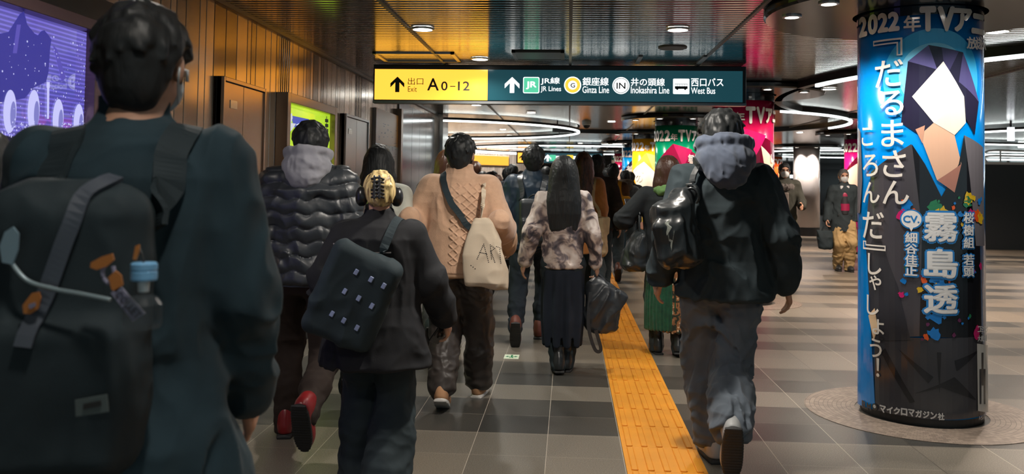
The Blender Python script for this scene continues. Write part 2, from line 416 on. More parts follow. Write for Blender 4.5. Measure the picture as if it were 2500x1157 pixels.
def sign():
    P = lambda x, y: aty(x, y, SY)
    a, b_ = P(910, 248), P(1820, 162); zb, zt = 2.205, CEIL-0.02
    t = empty('hanging_sign', (-0.12, SY+0.13, zt))
    tag(t, 'long illuminated sign, yellow exit panel beside dark teal railway line panel, under the ceiling', 'sign')
    def put(o): return reparent(t, o)
    put(box('housing', (a.x, SY+0.004, zb), (b_.x+0.01, SY+0.26, zt), M_housing, bevel=0.006))
    put(box('bottom_rail', (a.x, SY-0.006, zb-0.012), (b_.x+0.01, SY+0.1, zb+0.012), mat('rail_metal', (0.25, 0.25, 0.25), 0.3, 0.7)))
    z1, z0 = 2.532, 2.228
    xm = P(1191, 200).x
    put(box('exit_panel', (P(915, 200).x, SY-0.003, z0), (xm-0.002, SY+0.02, z1), M_yellow_panel))
    put(box('line_panel', (xm+0.002, SY-0.003, z0), (P(1813, 200).x, SY+0.02, z1), M_teal_panel))
    def txt(name, body, x0, y0, x1, y1, mtl, bold=0.0, lift=0.005):
        p, q = P(x0, y1), P(x1, y0)
        me = fit_text(body, (p.x+q.x)/2, (p.z+q.z)/2, q.x-p.x, q.z-p.z, bold)
        return put(place_flat(me, name, mtl, None, Matrix.Translation((0, SY-lift, 0)) @ FLAT_Y))
    def shp(name, polys, mtl, lift=0.005):
        return put(place_flat(poly_mesh(polys), name, mtl, None, Matrix.Translation((0, SY-lift, 0)) @ FLAT_Y))
    def ar(px, y0, y1, wpx, mtl):
        p, q = P(px, y1), P(px, y0); wd = P(px+wpx/2, y0).x-P(px-wpx/2, y0).x
        shp('arrow', [arrow(p.x, p.z, q.z, wd)], mtl)
    ar(970, 187, 225, 34, M_ink)
    txt('exit_lettering', '出口', 996, 190, 1034, 207, M_ink)
    txt('exit_lettering', 'Exit', 996, 211, 1018, 224, M_ink)
    txt('exit_code', 'A', 1043, 191, 1072, 221, M_ink, 0.014)
    txt('exit_code', '0', 1077, 199, 1093, 221, M_ink, 0.012)
    txt('exit_code', '-', 1099, 210, 1112, 212, M_ink, 0.0)
    txt('exit_code', '12', 1118, 199, 1147, 221, M_ink, 0.012)
    ar(1250, 188, 227, 36, M_white_glow)
    c = P(1297, 208); r = P(1317, 208).x-c.x
    shp('line_symbol', [rrect(c.x-r, c.z-r, c.x+r, c.z+r, r*0.2)], M_white_glow, 0.0045)
    shp('symbol_fill', [rrect(c.x-r*0.9, c.z-r*0.9, c.x+r*0.9, c.z+r*0.9, r*0.15)], M_green_glow, 0.006)
    txt('symbol_lettering', 'JR', 1284, 199, 1310, 218, M_white_glow, 0.03, 0.008)
    txt('line_name', 'JR線', 1320, 189, 1367, 207, M_white_glow, 0.012)
    txt('line_name', 'JR Lines', 1320, 211, 1370, 226, M_white_glow, 0.006)
    c = P(1398, 208); r = P(1419, 208).x-c.x
    shp('line_symbol', [ell_pts(c.x, c.z, r)], M_white_glow, 0.0045)
    shp('symbol_fill', [ell_pts(c.x, c.z, r*0.88)], M_ring_yellow, 0.006)
    shp('symbol_fill', [ell_pts(c.x, c.z, r*0.52)], M_white_glow, 0.0075)
    txt('symbol_lettering', 'G', 1393, 203, 1404, 214, M_ink, 0.02, 0.009)
    txt('line_name', '銀座線', 1422, 189, 1486, 209, M_white_glow, 0.012)
    txt('line_name', 'Ginza Line', 1422, 211, 1487, 227, M_white_glow, 0.006)
    c = P(1516, 209); r = P(1537, 209).x-c.x
    shp('line_symbol', [ell_pts(c.x, c.z, r)], M_white_glow, 0.0045)
    shp('symbol_fill', [ell_pts(c.x, c.z, r*0.88)], M_ink, 0.006)
    shp('symbol_fill', [ell_pts(c.x, c.z, r*0.82)], M_white_glow, 0.0075)
    txt('symbol_lettering', 'IN', 1505, 202, 1527, 217, M_ink, 0.015, 0.009)
    txt('line_name', '井の頭線', 1540, 191, 1623, 210, M_white_glow, 0.012)
    txt('line_name', 'Inokashira Line', 1540, 212, 1634, 228, M_white_glow, 0.006)
    c = P(1663, 211); r = P(1683, 211).x-c.x
    shp('bus_symbol', [rrect(c.x-r, c.z-r*0.95, c.x+r, c.z+r*0.95, r*0.12)], M_white_glow, 0.0045)
    bus = [rrect(c.x-r*0.78, c.z-r*0.32, c.x+r*0.78, c.z+r*0.02, r*0.06)]
    bus += [ell_pts(c.x+r*k, c.z-r*0.32, r*0.13, n=16) for k in (-0.48, 0.48)]
    bus += [[(c.x+r*(k-0.02), c.z), (c.x+r*(k+0.02), c.z), (c.x+r*(k+0.02), c.z+r*0.28), (c.x+r*(k-0.02), c.z+r*0.28)] for k in (-0.76, -0.5, -0.2, 0.1, 0.4, 0.7)]
    bus += [[(c.x-r*0.78, c.z+r*0.26), (c.x+r*0.78, c.z+r*0.26), (c.x+r*0.78, c.z+r*0.32), (c.x-r*0.78, c.z+r*0.32)]]
    shp('bus_shape', bus, M_ink, 0.006)
    txt('line_name', '西口バス', 1687, 191, 1766, 211, M_white_glow, 0.012)
    txt('line_name', 'West Bus', 1687, 214, 1746, 229, M_white_glow, 0.006)
sign()
def far_sign():
    Yf = 31.0
    P = lambda x, y: aty(x, y, Yf)
    t = empty('hanging_sign', (0, Yf, CEIL-0.02)); tag(t, 'small distant illuminated sign over the heads of the crowd far down the concourse', 'sign')
    def put(o): return reparent(t, o)
    x0, xm, x1 = P(1264, 390).x, P(1296, 390).x, P(1470, 390).x
    z0, z1 = P(1300, 397).z, P(1300, 373).z
    put(box('housing', (x0-0.05, Yf, z0-0.04), (x1+0.05, Yf+0.25, z1+0.06), M_housing))
    put(box('hanger', (x0+0.6, Yf+0.1, z1), (x0+0.66, Yf+0.16, CEIL-0.02), M_housing))
    put(box('hanger', (x1-0.66, Yf+0.1, z1), (x1-0.6, Yf+0.16, CEIL-0.02), M_housing))
    put(box('exit_panel', (x0, Yf-0.01, z0), (xm, Yf+0.02, z1), M_yellow_panel))
    put(box('line_panel', (xm, Yf-0.01, z0), (x1, Yf+0.02, z1), M_teal_panel))
    F = Matrix.Translation((0, Yf-0.02, 0)) @ FLAT_Y
    put(place_flat(poly_mesh([arrow(P(1280, 0).x, z0+0.07, z1-0.07, 0.2)]), 'arrow', M_ink, None, F.copy()))
    put(place_flat(poly_mesh([arrow(P(1342, 0).x, z0+0.05, z1-0.05, 0.25)]), 'arrow', M_white_glow, None, F.copy()))
    for px, mm in ((1354, M_green_glow), (1396, M_ring_yellow), (1440, M_white_glow)):
        cx = P(px, 0).x; put(place_flat(poly_mesh([rrect(cx-0.12, (z0+z1)/2-0.11, cx+0.12, (z0+z1)/2+0.11, 0.04)]), 'line_symbol', mm, None, F.copy()))
    for px, wd in ((1372, 0.3), (1418, 0.4), (1460, 0.25)):
        cx = P(px, 0).x; put(place_flat(poly_mesh([[(cx-wd/2, z0+0.14), (cx+wd/2, z0+0.14), (cx+wd/2, z1-0.1), (cx-wd/2, z1-0.1)]]), 'line_name', M_white_glow, None, F.copy()))
far_sign()

# ================================================================ things on the left wall
M_frame_bronze = mat('frame_bronze', (0.30, 0.21, 0.15), 0.28, 0.9)
M_cab = mat('cabinet_bronze', (0.38, 0.26, 0.19), 0.27, 0.9, bump=(3, 0.10, 0.02), bscale=(1, 1, 0.6))
M_frame_black = mat('frame_black', (0.018, 0.018, 0.02), 0.4, 0.2)
M_frame_mauve = mat('frame_mauve', (0.16, 0.10, 0.11), 0.3, 0.7)
def frame_rect(parent, name, x0, x1, y0, y1, z0, z1, wd, mtl):
    bm = bmesh.new()
    for lo, hi in (((x0, y0, z0), (x1, y0+wd, z1)), ((x0, y1-wd, z0), (x1, y1, z1)), ((x0, y0+wd, z0), (x1, y1-wd, z0+wd)), ((x0, y0+wd, z1-wd), (x1, y1-wd, z1))):
        bm_box(bm, lo, hi, 0.003)
    return link_bm(name, bm, mtl, parent)
def wall_thing(name, label, cat, y, z):
    t = empty(name, (WALL_X, y, z)); tag(t, label, cat); return t
# purple screen
def lightbox_material(name, stops, scale_lines=None, ior=2.0, st=1.0):
    mt, nt, b = _nt(name)
    tc = N(nt, 'ShaderNodeTexCoord'); sep = N(nt, 'ShaderNodeSeparateXYZ'); nt.links.new(tc.outputs['Object'], sep.inputs[0])
    b.inputs['Base Color'].default_value = (0.02, 0.02, 0.03, 1); b.inputs['Roughness'].default_value = 0.02; b.inputs['IOR'].default_value = ior
    no = N(nt, 'ShaderNodeTexNoise'); no.inputs['Scale'].default_value = 1.2; nt.links.new(tc.outputs['Object'], no.inputs['Vector'])
    col = ramp(nt, no.outputs[0], stops)
    if scale_lines:
        wv = N(nt, 'ShaderNodeMath', operation='SINE'); ml = N(nt, 'ShaderNodeMath', operation='MULTIPLY'); ml.inputs[1].default_value = scale_lines
        nt.links.new(sep.outputs[2], ml.inputs[0]); nt.links.new(ml.outputs[0], wv.inputs[0])
        lin = ramp(nt, wv.outputs[0], [(0.0, (0.62,)*3), (0.6, (1.1,)*3)])
        mx = N(nt, 'ShaderNodeMix', data_type='RGBA', blend_type='MULTIPLY'); mx.inputs[0].default_value = 1
        nt.links.new(col, mx.inputs[6]); nt.links.new(lin, mx.inputs[7]); col = mx.outputs[2]
    nt.links.new(col, b.inputs['Emission Color']); b.inputs['Emission Strength'].default_value = st
    return mt
XS = WALL_X+0.05
def on_wall(mesh, name, mtl, t, lift): return reparent(t, place_flat(mesh, name, mtl, None, Matrix.Translation((XS+lift, 0, 0)) @ FLAT_X))
def purple_screen():
    q = atx(213, 80, XS); y1, z1 = q.y, q.z; y0 = 2.55; z0 = 0.95
    t = wall_thing('advertising_screen', 'glowing violet advertising screen with a tower silhouette on the left wall', 'advertising screen', (y0+y1)/2, z0)
    reparent(t, box('screen_panel', (WALL_X, y0, z0), (XS, y1, z1), lightbox_material('violet_screen', [(0.3, srgb(96, 88, 190)), (0.7, srgb(150, 140, 225))], 330)))
    reparent(t, frame_rect(None, 'screen_frame', WALL_X, XS+0.05, y0-0.06, y1+0.05, z0-0.06, z1+0.06, 0.055, M_frame_mauve))
    reparent(t, box('surround', (WALL_X-0.01, y0-0.2, z0-0.14), (WALL_X+0.012, y1+0.34, z1+0.2), M_frame_black))
    W = lambda px, py: (atx(px, py, XS).y, atx(px, py, XS).z)
    dk = glow('screen_indigo', srgb(54, 52, 140), 1.0); md = glow('screen_slate', srgb(84, 76, 170), 1.0)
    tower = [(-60, 100), (0, 82), (20, 78), (48, 34), (58, 28), (66, 60), (84, 82), (92, 86), (100, 76), (108, 74), (118, 86), (125, 96), (122, 118), (118, 175), (112, 200), (80, 215), (60, 240), (-60, 260)]
    on_wall(poly_mesh([[W(*p) for p in tower]]), 'tower_shape', dk, t, 0.001)
    for pp in (((128, 110), (138, 120), (160, 190), (150, 200)), ((40, 60), (50, 60), (40, 130), (30, 130))): on_wall(poly_mesh([[W(*p) for p in pp]]), 'tower_shape', md, t, 0.002)
    pale = glow('screen_pale', srgb(190, 190, 240), 1.0); face = glow('screen_grey', srgb(120, 120, 190), 1.0); nv = glow('screen_navy', srgb(22, 20, 52), 1.0)
    # plain busts in a row, shoulders spattered with white
    for cx, cy in ((22, 272), (80, 270), (140, 290), (190, 300), (-30, 275)):
        a = W(cx, cy); sc = 0.00021*(a[0]**2)*0+0.034
        on_wall(poly_mesh([[(a[0]-0.14, a[1]-0.34), (a[0]-0.13, a[1]-0.17), (a[0]-0.05, a[1]-0.10), (a[0]+0.05, a[1]-0.10), (a[0]+0.13, a[1]-0.17), (a[0]+0.14, a[1]-0.34)]]), 'bust_shoulders', nv, t, 0.003)
        on_wall(poly_mesh([ell_pts(a[0], a[1], 0.042, 0.088)]), 'bust_head', pale, t, 0.004)
        on_wall(poly_mesh([ell_pts(a[0]+0.020, a[1]-0.012, 0.018, 0.055)]), 'bust_shade', face, t, 0.0045)
    dots = []
    rr = random.Random(5)
    for i in range(420):
        cx = rr.uniform(0, 208); cy = rr.uniform(90, 390) if rr.random() < 0.25 or cx > 175 else rr.uniform(300, 390)
        a = W(cx, cy); dots.append(ell_pts(a[0], a[1], rr.uniform(0.0015, 0.005), n=6))
    tag(on_wall(poly_mesh(dots), 'spatter', pale, t, 0.0055), kind='stuff')
    on_wall(poly_mesh([[W(*p) for p in ((112, 205), (118, 205), (117, 290), (112, 290))], [W(*p) for p in ((111, 200), (119, 200), (119, 214), (111, 214))]]), 'stick_shape', pale, t, 0.005)
purple_screen()
def green_box():
    a, b_ = atx(696, 247, XS), atx(806, 283, XS); y0, y1, z1 = a.y, b_.y, (a.z+b_.z)/2; z0 = 0.95
    t = wall_thing('poster_lightbox', 'bright lime green backlit poster in a bronze frame on the left wall', 'lightbox', (y0+y1)/2, z0)
    reparent(t, box('lit_panel', (WALL_X, y0, z0), (XS, y1, z1), lightbox_material('lime_panel', [(0.35, srgb(150, 188, 34)), (0.65, srgb(180, 212, 52))], None, 1.6, 1.15)))
    reparent(t, frame_rect(None, 'frame', WALL_X, XS+0.05, y0-0.075, y1+0.075, z0-0.07, z1+0.075, 0.075, M_frame_bronze))
    W = lambda px, py: (atx(px, py, XS).y, atx(px, py, XS).z)
    blue = glow('poster_blue', srgb(60, 78, 170), 1.0); wh = glow('poster_white', srgb(225, 232, 240), 1.0); ink = glow('poster_ink', srgb(30, 40, 30), 1.0); sk = glow('poster_skin', srgb(196, 200, 205), 1.0)
    on_wall(poly_mesh([[W(*p) for p in ((711, 282), (754, 291), (752, 318), (716, 310))]]), 'device_shape', blue, t, 0.001)
    on_wall(poly_mesh([[W(*p) for p in ((695, 312), (700, 285), (712, 276), (714, 288), (710, 300), (722, 302), (716, 312), (708, 322), (702, 318))]]), 'hand_shape', sk, t, 0.002)
    on_wall(poly_mesh([[W(*p) for p in ((722, 304), (738, 298), (752, 300), (752, 304), (738, 303), (726, 309))]]), 'device_stripe', wh, t, 0.003)
    on_wall(poly_mesh([[W(793, y) , W(801, y+1), W(801, y+9), W(793, y+8)] for y in (290, 302, 314)]+[[W(796, 284), W(797.5, 284), W(797.5, 330), W(796, 330)]]), 'poster_lettering', ink, t, 0.002)
    on_wall(poly_mesh([[W(*p) for p in ((693, 500), (760, 510), (760, 530), (693, 522))], ell_pts(*W(780, 470), 0.05)]), 'poster_lettering', wh, t, 0.002)
green_box()
def cabinet(px0, px1, py0, py1, label, z0=0.815, face=M_cab):
    xf = WALL_X+0.05
    a, b_ = atx(px0, py0, xf), atx(px1, py1, xf); y0, y1, z1 = a.y, b_.y, (a.z+b_.z)/2
    t = wall_thing('wall_cabinet', label, 'cabinet', (y0+y1)/2, z0)
    reparent(t, box('carcass', (WALL_X-0.01, y0, z0), (xf-0.02, y1, z1), M_frame_black))
    reparent(t, frame_rect(None, 'frame', WALL_X, xf, y0, y1, z0, z1, 0.028, face))
    ym = y0+(y1-y0)*0.47
    for k, (ya, yb) in enumerate(((y0+0.032, ym-0.003), (ym+0.003, y1-0.032))):
        d = reparent(t, box('door', (xf-0.025, ya, z0+0.032), (xf-0.012, yb, z1-0.032), face, bevel=0.002))
        if k == 0:
            h = reparent(t, box('pull_handle', (xf-0.013, yb-0.06, 1.32), (xf+0.002, yb-0.035, 1.46), M_frame_black, bevel=0.006, seg=2)); reparent(d, h)
    o = reparent(t, box('name_plate', (xf-0.012, y0+0.14, z1-0.20), (xf-0.008, y0+0.26, z1-0.145), mat('plate_metal', (0.6, 0.55, 0.5), 0.25, 0.8)))
    return t
cabinet(548, 651, 180, 222, 'tall bronze double door wall cabinet beside the left wall screen')
cabinet(846, 902, 279, 292, 'grey bronze double door wall cabinet beyond the lime green poster', face=mat('cabinet_grey', (0.40, 0.37, 0.35), 0.28, 0.9, bump=(3, 0.10, 0.02)))
def map_board():
    t0, t1 = atx(921, 262, XS), atx(975, 286, XS)
    t = wall_thing('route_map_board', 'pale route map board with an orange top band on the left wall past the cabinets', 'map board', (t0.y+t1.y)/2, 0.9)
    y0, y1 = t0.y, t1.y; zt = t0.z
    lo = mat('board_orange', srgb(205, 140, 60), 0.3); pa = mat('board_paper', srgb(205, 196, 190), 0.3); ink = mat('board_ink', srgb(110, 90, 80), 0.5)
    reparent(t, box('board', (WALL_X+0.001, y0, 0.9), (XS-0.012, y1, zt), pa))
    reparent(t, box('heading', (XS-0.013, y0+0.01, zt-0.42), (XS-0.01, y1-0.01, zt), lo))  # plain orange band across the top of the board
    reparent(t, box('edge_trim', (WALL_X+0.001, y1, 0.85), (XS+0.03, y1+0.12, zt+0.1), M_frame_bronze))
    rr = random.Random(2); pol = []
    for i in range(90):
        yy = rr.uniform(y0+0.05, y1-0.15); zz = rr.uniform(1.0, zt-0.15); ln = rr.uniform(0.02, 0.10)
        pol.append([(yy, zz), (yy+ln, zz), (yy+ln, zz+0.006), (yy, zz+0.006)])
    tag(on_wall(poly_mesh(pol), 'map_lines', ink, t, -0.009), kind='stuff')
map_board()
M_glasspanel = mat('grey_enamel', (0.20, 0.19, 0.20), 0.14, 0.4)
def enamel_panels():
    ys = [11.75, 12.75, 13.4, 14.0, 14.9]
    for i, (a, b_) in enumerate(zip(ys, ys[1:])):
        o = move_origin(box('wall_panel', (WALL_X-0.004, a+0.006, 0.82), (WALL_X+0.02, b_-0.006, 2.5), M_glasspanel, bevel=0.003), (WALL_X, a, 0.82))
        tag(o, ('first', 'second', 'third', 'fourth')[i]+' glossy grey enamel wall panel beyond the orange topped map board', 'wall panel', 'glossy wall panels')
enamel_panels()
tag(box('trim_8', (WALL_X-0.01, 15.2, 0), (WALL_X+0.12, WALL_END+0.26, CEIL), mat('corner_steel', (0.5, 0.47, 0.45), 0.2, 0.9), bevel=0.01), kind='structure')

# floor sticker
def sticker():
    p = atz(1249, 871, 0.0); x, y = p.x, p.y
    t = empty('floor_sticker', (x, y, 0)); tag(t, 'small green and white evacuation arrow sticker on the floor', 'floor sticker')
    box('sticker_base', (-0.06, -0.085, 0), (0.06, 0.085, 0.002), mat('sticker_white', srgb(228, 240, 215), 0.4), t)
    g = mat('sticker_green', srgb(20, 130, 80), 0.4)
    pol = [[(-0.052, 0.0), (-0.028, 0.03), (-0.028, 0.01), (-0.012, 0.01), (-0.012, -0.01), (-0.028, -0.01), (-0.028, -0.03)],
           [(0.052, 0.0), (0.028, -0.03), (0.028, -0.01), (0.012, -0.01), (0.012, 0.01), (0.028, 0.01), (0.028, 0.03)],
           ell_pts(0.0, 0.052, 0.01, 0.014, 14), [(-0.006, 0.035), (0.008, 0.035), (0.010, -0.02), (0.02, -0.05), (0.008, -0.055), (0.0, -0.03), (-0.012, -0.058), (-0.022, -0.05), (-0.006, -0.01)]]
    me = poly_mesh(pol); me.transform(Matrix.Translation((0, 0, 0.0026))); me.name = 'pictogram'; link('pictogram', me, g, t)
sticker()
# ceiling access hatches
def hatch(px0, py0, px1, py1, label, light=True):
    a, b_ = atz(px0, py1, CEIL), atz(px1, py0, CEIL)
    x0, x1, y0, y1 = a.x, b_.x, min(a.y, b_.y), max(a.y, b_.y)
    t = empty('ceiling_vent', ((x0+x1)/2, (y0+y1)/2, CEIL)); tag(t, label, 'vent')
    fr = mat('vent_metal', (0.42, 0.38, 0.33), 0.3, 0.85) if light else mat('vent_dark', (0.05, 0.05, 0.05), 0.5, 0.3)
    bm = bmesh.new(); wd = 0.035; z0, z1 = CEIL-0.016, CEIL+0.004
    for lo, hi in (((x0, y0, z0), (x1, y0+wd, z1)), ((x0, y1-wd, z0), (x1, y1, z1)), ((x0, y0, z0), (x0+wd, y1, z1)), ((x1-wd, y0, z0), (x1, y1, z1))): bm_box(bm, lo, hi, 0.002)
    reparent(t, link_bm('frame', bm, fr))
    if not light: reparent(t, box('cover', (x0+wd, y0+wd, CEIL-0.012), (x1-wd, y1-wd, CEIL+0.002), fr))
hatch(940, 128, 1108, 148, 'bronze framed rectangular vent in the ceiling lit orange above the exit sign')
hatch(1257, 124, 1378, 143, 'dark rectangular vent in the ceiling above the railway line panel', False)
p = atz(1642, 115, CEIL)
t = empty('ceiling_speaker', (p.x, p.y, CEIL)); tag(t, 'dark round ceiling speaker above the right half of the sign', 'speaker')
lathe('grille', [(0.02, -0.012), (0.12, -0.012), (0.125, 0.0), (0.02, 0.0)], mat('speaker_grille', (0.10, 0.095, 0.09), 0.6, 0.3), t, n=32)
p = atz(1432, 297, CEIL)
t = empty('security_camera', (p.x, p.y, CEIL)); tag(t, 'small white dome security camera on the ceiling beyond the sign', 'camera')
lathe('mount', [(0.09, 0), (0.09, -0.05), (0.075, -0.07)], mat('camera_white', (0.7, 0.7, 0.7), 0.4), t, n=24)
lathe('dome', [(0.07, -0.07), (0.062, -0.10), (0.04, -0.125), (0.01, -0.135)], mat('camera_dome', (0.02, 0.02, 0.02), 0.08), t, n=24, smooth=True)
for px, lab in ((1562, 'left'), (1718, 'right')):
    p = atz(px, 140, CEIL)
    tag(move_origin(box('ceiling_bracket', (p.x-0.02, p.y-0.12, CEIL-0.014), (p.x+0.02, p.y+0.35, CEIL+0.002), M_seam), (p.x, p.y, CEIL)), '%s of two short grey strips on the ceiling above the railway line panel' % lab, 'ceiling bracket')

# ================================================================ downlights
DL = [((1032, 71), 80, 'round downlight in the orange reflection above the yellow exit panel'),
      ((1655, 72), 80, 'round downlight in the ceiling above the right half of the sign'),
      ((1172, 144), 80, 'round downlight close above the top edge of the yellow exit panel'),
      ((1163, 256), 90, 'round downlight just below the bottom edge of the sign'),
      ((1297, 275), 90, 'round downlight beyond the sign, to the right of the nearest one'),
      ((1258, 300), 80, 'round downlight inside the near half of the large ring light'),
      ((1228, 316), 0, 'round downlight inside the far half of the large ring light'),
      ((1243, 331), 80, 'round downlight by the far edge of the large ring light'),
      ((2435, 76), 75, 'round downlight to the right of the blue poster column'),
      ((2025, 217), 190, 'round downlight in the ceiling left of the blue poster column'),
      ((1493, 297), 60, 'round downlight left of the green poster column, nearer one'),
      ((1473, 321), 60, 'round downlight left of the green poster column, farther one')]
for (px, py), pw, lab in DL:
    p = atz(px, py, CEIL-0.01); downlight(p.x, p.y, pw, lab, color=(1.0, 0.83, 0.68) if px > 1900 else (1.0, 0.96, 0.88))
for px, py in ((1277, 352), (1296, 363), (1341, 371), (1417, 350), (1416, 356), (1464, 372), (1500, 380)):
    p = atz(px, py, CEIL-0.01); downlight(p.x, p.y, 80 if px in (1277, 1464) else 0, 'small distant round downlight far down the concourse ceiling', 'distant downlights')
for x, y, pw in ((-1.2, -1.5, 34), (0.6, -1.2, 34), (-0.5, 1.2, 34), (1.2, 1.6, 34), (-1.5, 3.2, 55), (0.1, 4.2, 170), (3.6, 2.0, 34), (3.8, -1.0, 34)):
    downlight(x, y, pw, 'unseen round downlight added in the ceiling overhead, above the top of the view', 'added downlights above the view')  # unseen lamps added overhead and behind the camera to light the people
for x, y in ((5.0, 9.5), (4.6, 13.5), (9.0, 12.0), (9.0, 18.0), (5.0, 19.5), (12.5, 15.0), (4.2, 27.0), (9.5, 26.0), (13.5, 22.0)):
    downlight(x, y, 380, 'round downlight in the ceiling of the right hand aisle', 'right aisle downlights', (1.0, 0.79, 0.64))

for x, y in ((-4.6, 27.5), (-3.4, 30.5), (-2.2, 33.0)):
    downlight(x, y, 1000, 'round warm downlight added to brighten the far steel wall', 'added far wall downlights', (1.0, 0.66, 0.36))  # lamps added to warm and brighten the far wall
# ================================================================ ring lights
M_led = glow('led_tube', (0.92, 1.0, 0.98), 5.0)
M_ringhouse = mat('ring_housing', (0.022, 0.02, 0.02), 0.35, 0.3)
def ring_light(c, R, a0, a1, label, led=None, z=CEIL-0.10, hw=0.045):
    t = empty('ceiling_ring_light', (c[0], c[1], z)); tag(t, label, 'ring light')
    n = 72; full = abs(a1-a0) > 359
    pts = [(R*math.cos(math.radians(a0+(a1-a0)*i/n)), R*math.sin(math.radians(a0+(a1-a0)*i/n)), 0.01+hw/2) for i in range(n if full else n+1)]
    bm = bmesh.new(); sweep(bm, pts, rectp(hw, hw), (0, 0, 1), closed=full); link_bm('ring_channel', bm, M_ringhouse, t)
    l0, l1 = led or (a0, a1); fl = abs(l1-l0) > 359
    pts = [((R)*math.cos(math.radians(l0+(l1-l0)*i/n)), (R)*math.sin(math.radians(l0+(l1-l0)*i/n)), -0.005) for i in range(n if fl else n+1)]
    bm = bmesh.new(); sweep(bm, pts, rectp(0.036, 0.03), (0, 0, 1), closed=fl); link_bm('led_strip', bm, M_led, t)
    for k in range(6 if full else 3):
        a = math.radians(a0+(a1-a0)*(k+0.5)/(6 if full else 3))
        box('hanger', (R*math.cos(a)-0.012, R*math.sin(a)-0.012, 0.01+hw*0.9), (R*math.cos(a)+0.012, R*math.sin(a)+0.012, CEIL-z), M_ringhouse, t)
ring_light((-3.05, 18.6), 3.25, 0, 360, 'large white ring light under the ceiling at the far end of the left wall')
ring_light((7.6, 10.6), 5.0, 100, 260, 'white curved ceiling light left and right of the blue poster column top', led=(190, 230), z=CEIL-0.08, hw=0.09)
ring_light((1.4, 16.2), 3.5, -70, 120, 'white curved ceiling light behind the red poster column', led=(-61, 10), z=CEIL-0.08, hw=0.09)
ring_light((11.2, 18.5), 3.6, 0, 360, 'white ring light far right under the ceiling behind the blue poster column')
ring_light((0.2, 29.0), 3.6, 0, 360, 'distant white ring light over the crowd down the concourse')
ring_light((9.5, 29.5), 3.6, 0, 360, 'distant white ring light far down the right hand aisle')
tag(move_origin(box('linear_light', (-2.05, 11.85, CEIL-0.03), (-1.35, 11.95, CEIL-0.005), M_led), (-1.7, 11.9, CEIL)), 'short white linear light at the ceiling left of the sign', 'linear light')

# added glowing band imitating a sign reflection, and ceiling tube, on the far steel wall
def far_wall_lights():
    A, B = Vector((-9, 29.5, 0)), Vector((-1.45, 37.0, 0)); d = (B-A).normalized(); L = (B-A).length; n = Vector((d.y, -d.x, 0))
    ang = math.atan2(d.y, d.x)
    c = A+d*L*0.775+n*0.08; t = empty('sign_reflection_band', (c.x, c.y, 2.1), ang); tag(t, 'long amber band added as a glowing sign reflection high on the far steel wall', 'sign')  # added glow in place of the yellow sign's reflection, not a sign
    box('lit_panel', (-0.95, -0.04, 0.0), (0.85, 0.02, 0.36), acrylic('amber_reflection_glow', (0.95, 0.42, 0.05), 1.0), t)  # added glow of the reflection band, not a lit sign panel
    box('frame', (-1.0, -0.03, -0.04), (0.9, 0.06, 0.40), M_frame_bronze, t)  # frame added around the reflection band
    c = A+d*L*0.8+n*0.9; t = empty('linear_light', (c.x, c.y, CEIL), ang); tag(t, 'white ceiling tube running along the far steel wall', 'linear light')
    box('tube', (-3.2, -0.04, -0.06), (1.4, 0.04, -0.01), glow('wash_tube', (1.0, 0.88, 0.80), 22.0), t)
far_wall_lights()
# ================================================================ poster columns
def wrap_mesh(me, R, off, step=0.035):
    """bend an (u, z) mesh held in XY onto a cylinder round the local Z axis; u = 0 faces local -Y"""
    bm = bmesh.new(); bm.from_mesh(me); bpy.data.meshes.remove(me)
    xs = [v.co.x for v in bm.verts]
    if not xs: bm.free(); return bpy.data.meshes.new('x')
    k = math.ceil(min(xs)/step)
    while k*step < max(xs):
        bmesh.ops.bisect_plane(bm, geom=bm.verts[:]+bm.edges[:]+bm.faces[:], plane_co=(k*step, 0, 0), plane_no=(1, 0, 0), dist=1e-6); k += 1
    for v in bm.verts:
        a = v.co.x/R; q = R+off+v.co.z; v.co = Vector((q*math.sin(a), -q*math.cos(a), v.co.y))
    out = bpy.data.meshes.new('wrap'); bm.to_mesh(out); bm.free(); return out
_pm = {}
def print_mat(rgb, rough=0.16):
    if rgb not in _pm: _pm[rgb] = mat('print_%02x%02x%02x' % rgb, srgb(*rgb), rough, coat=0.5)
    return _pm[rgb]
M_skirt = mat('column_base_black', (0.02, 0.02, 0.022), 0.4)
def ring_stone_mat():
    mt, nt, b = _nt('ring_stones')
    tc = N(nt, 'ShaderNodeTexCoord'); vo = N(nt, 'ShaderNodeTexVoronoi'); vo.inputs['Scale'].default_value = 16
    nt.links.new(tc.outputs['Object'], vo.inputs['Vector'])
    br = N(nt, 'ShaderNodeTexBrick'); br.inputs['Scale'].default_value = 9; br.inputs['Color1'].default_value = (*srgb(150, 134, 120), 1); br.inputs['Color2'].default_value = (*srgb(120, 106, 95), 1); br.inputs['Mortar'].default_value = (*srgb(70, 62, 56), 1)
    br.inputs['Mortar Size'].default_value = 0.012
    gm = N(nt, 'ShaderNodeVectorMath', operation='LENGTH'); nt.links.new(tc.outputs['Object'], gm.inputs[0])
    sp = N(nt, 'ShaderNodeSeparateXYZ'); nt.links.new(tc.outputs['Object'], sp.inputs[0])
    an = N(nt, 'ShaderNodeMath', operation='ARCTAN2'); nt.links.new(sp.outputs[1], an.inputs[0]); nt.links.new(sp.outputs[0], an.inputs[1])
    cb = N(nt, 'ShaderNodeCombineXYZ'); nt.links.new(an.outputs[0], cb.inputs[0]); nt.links.new(gm.outputs['Value'], cb.inputs[1])
    nt.links.new(cb.outputs[0], br.inputs['Vector']); nt.links.new(br.outputs[0], b.inputs['Base Color'])
    b.inputs['Roughness'].default_value = 0.45
    return mt
M_ringstone = ring_stone_mat()
M_disc = mat('ceiling_disc_black', (0.05, 0.047, 0.045), 0.16, 0.5)
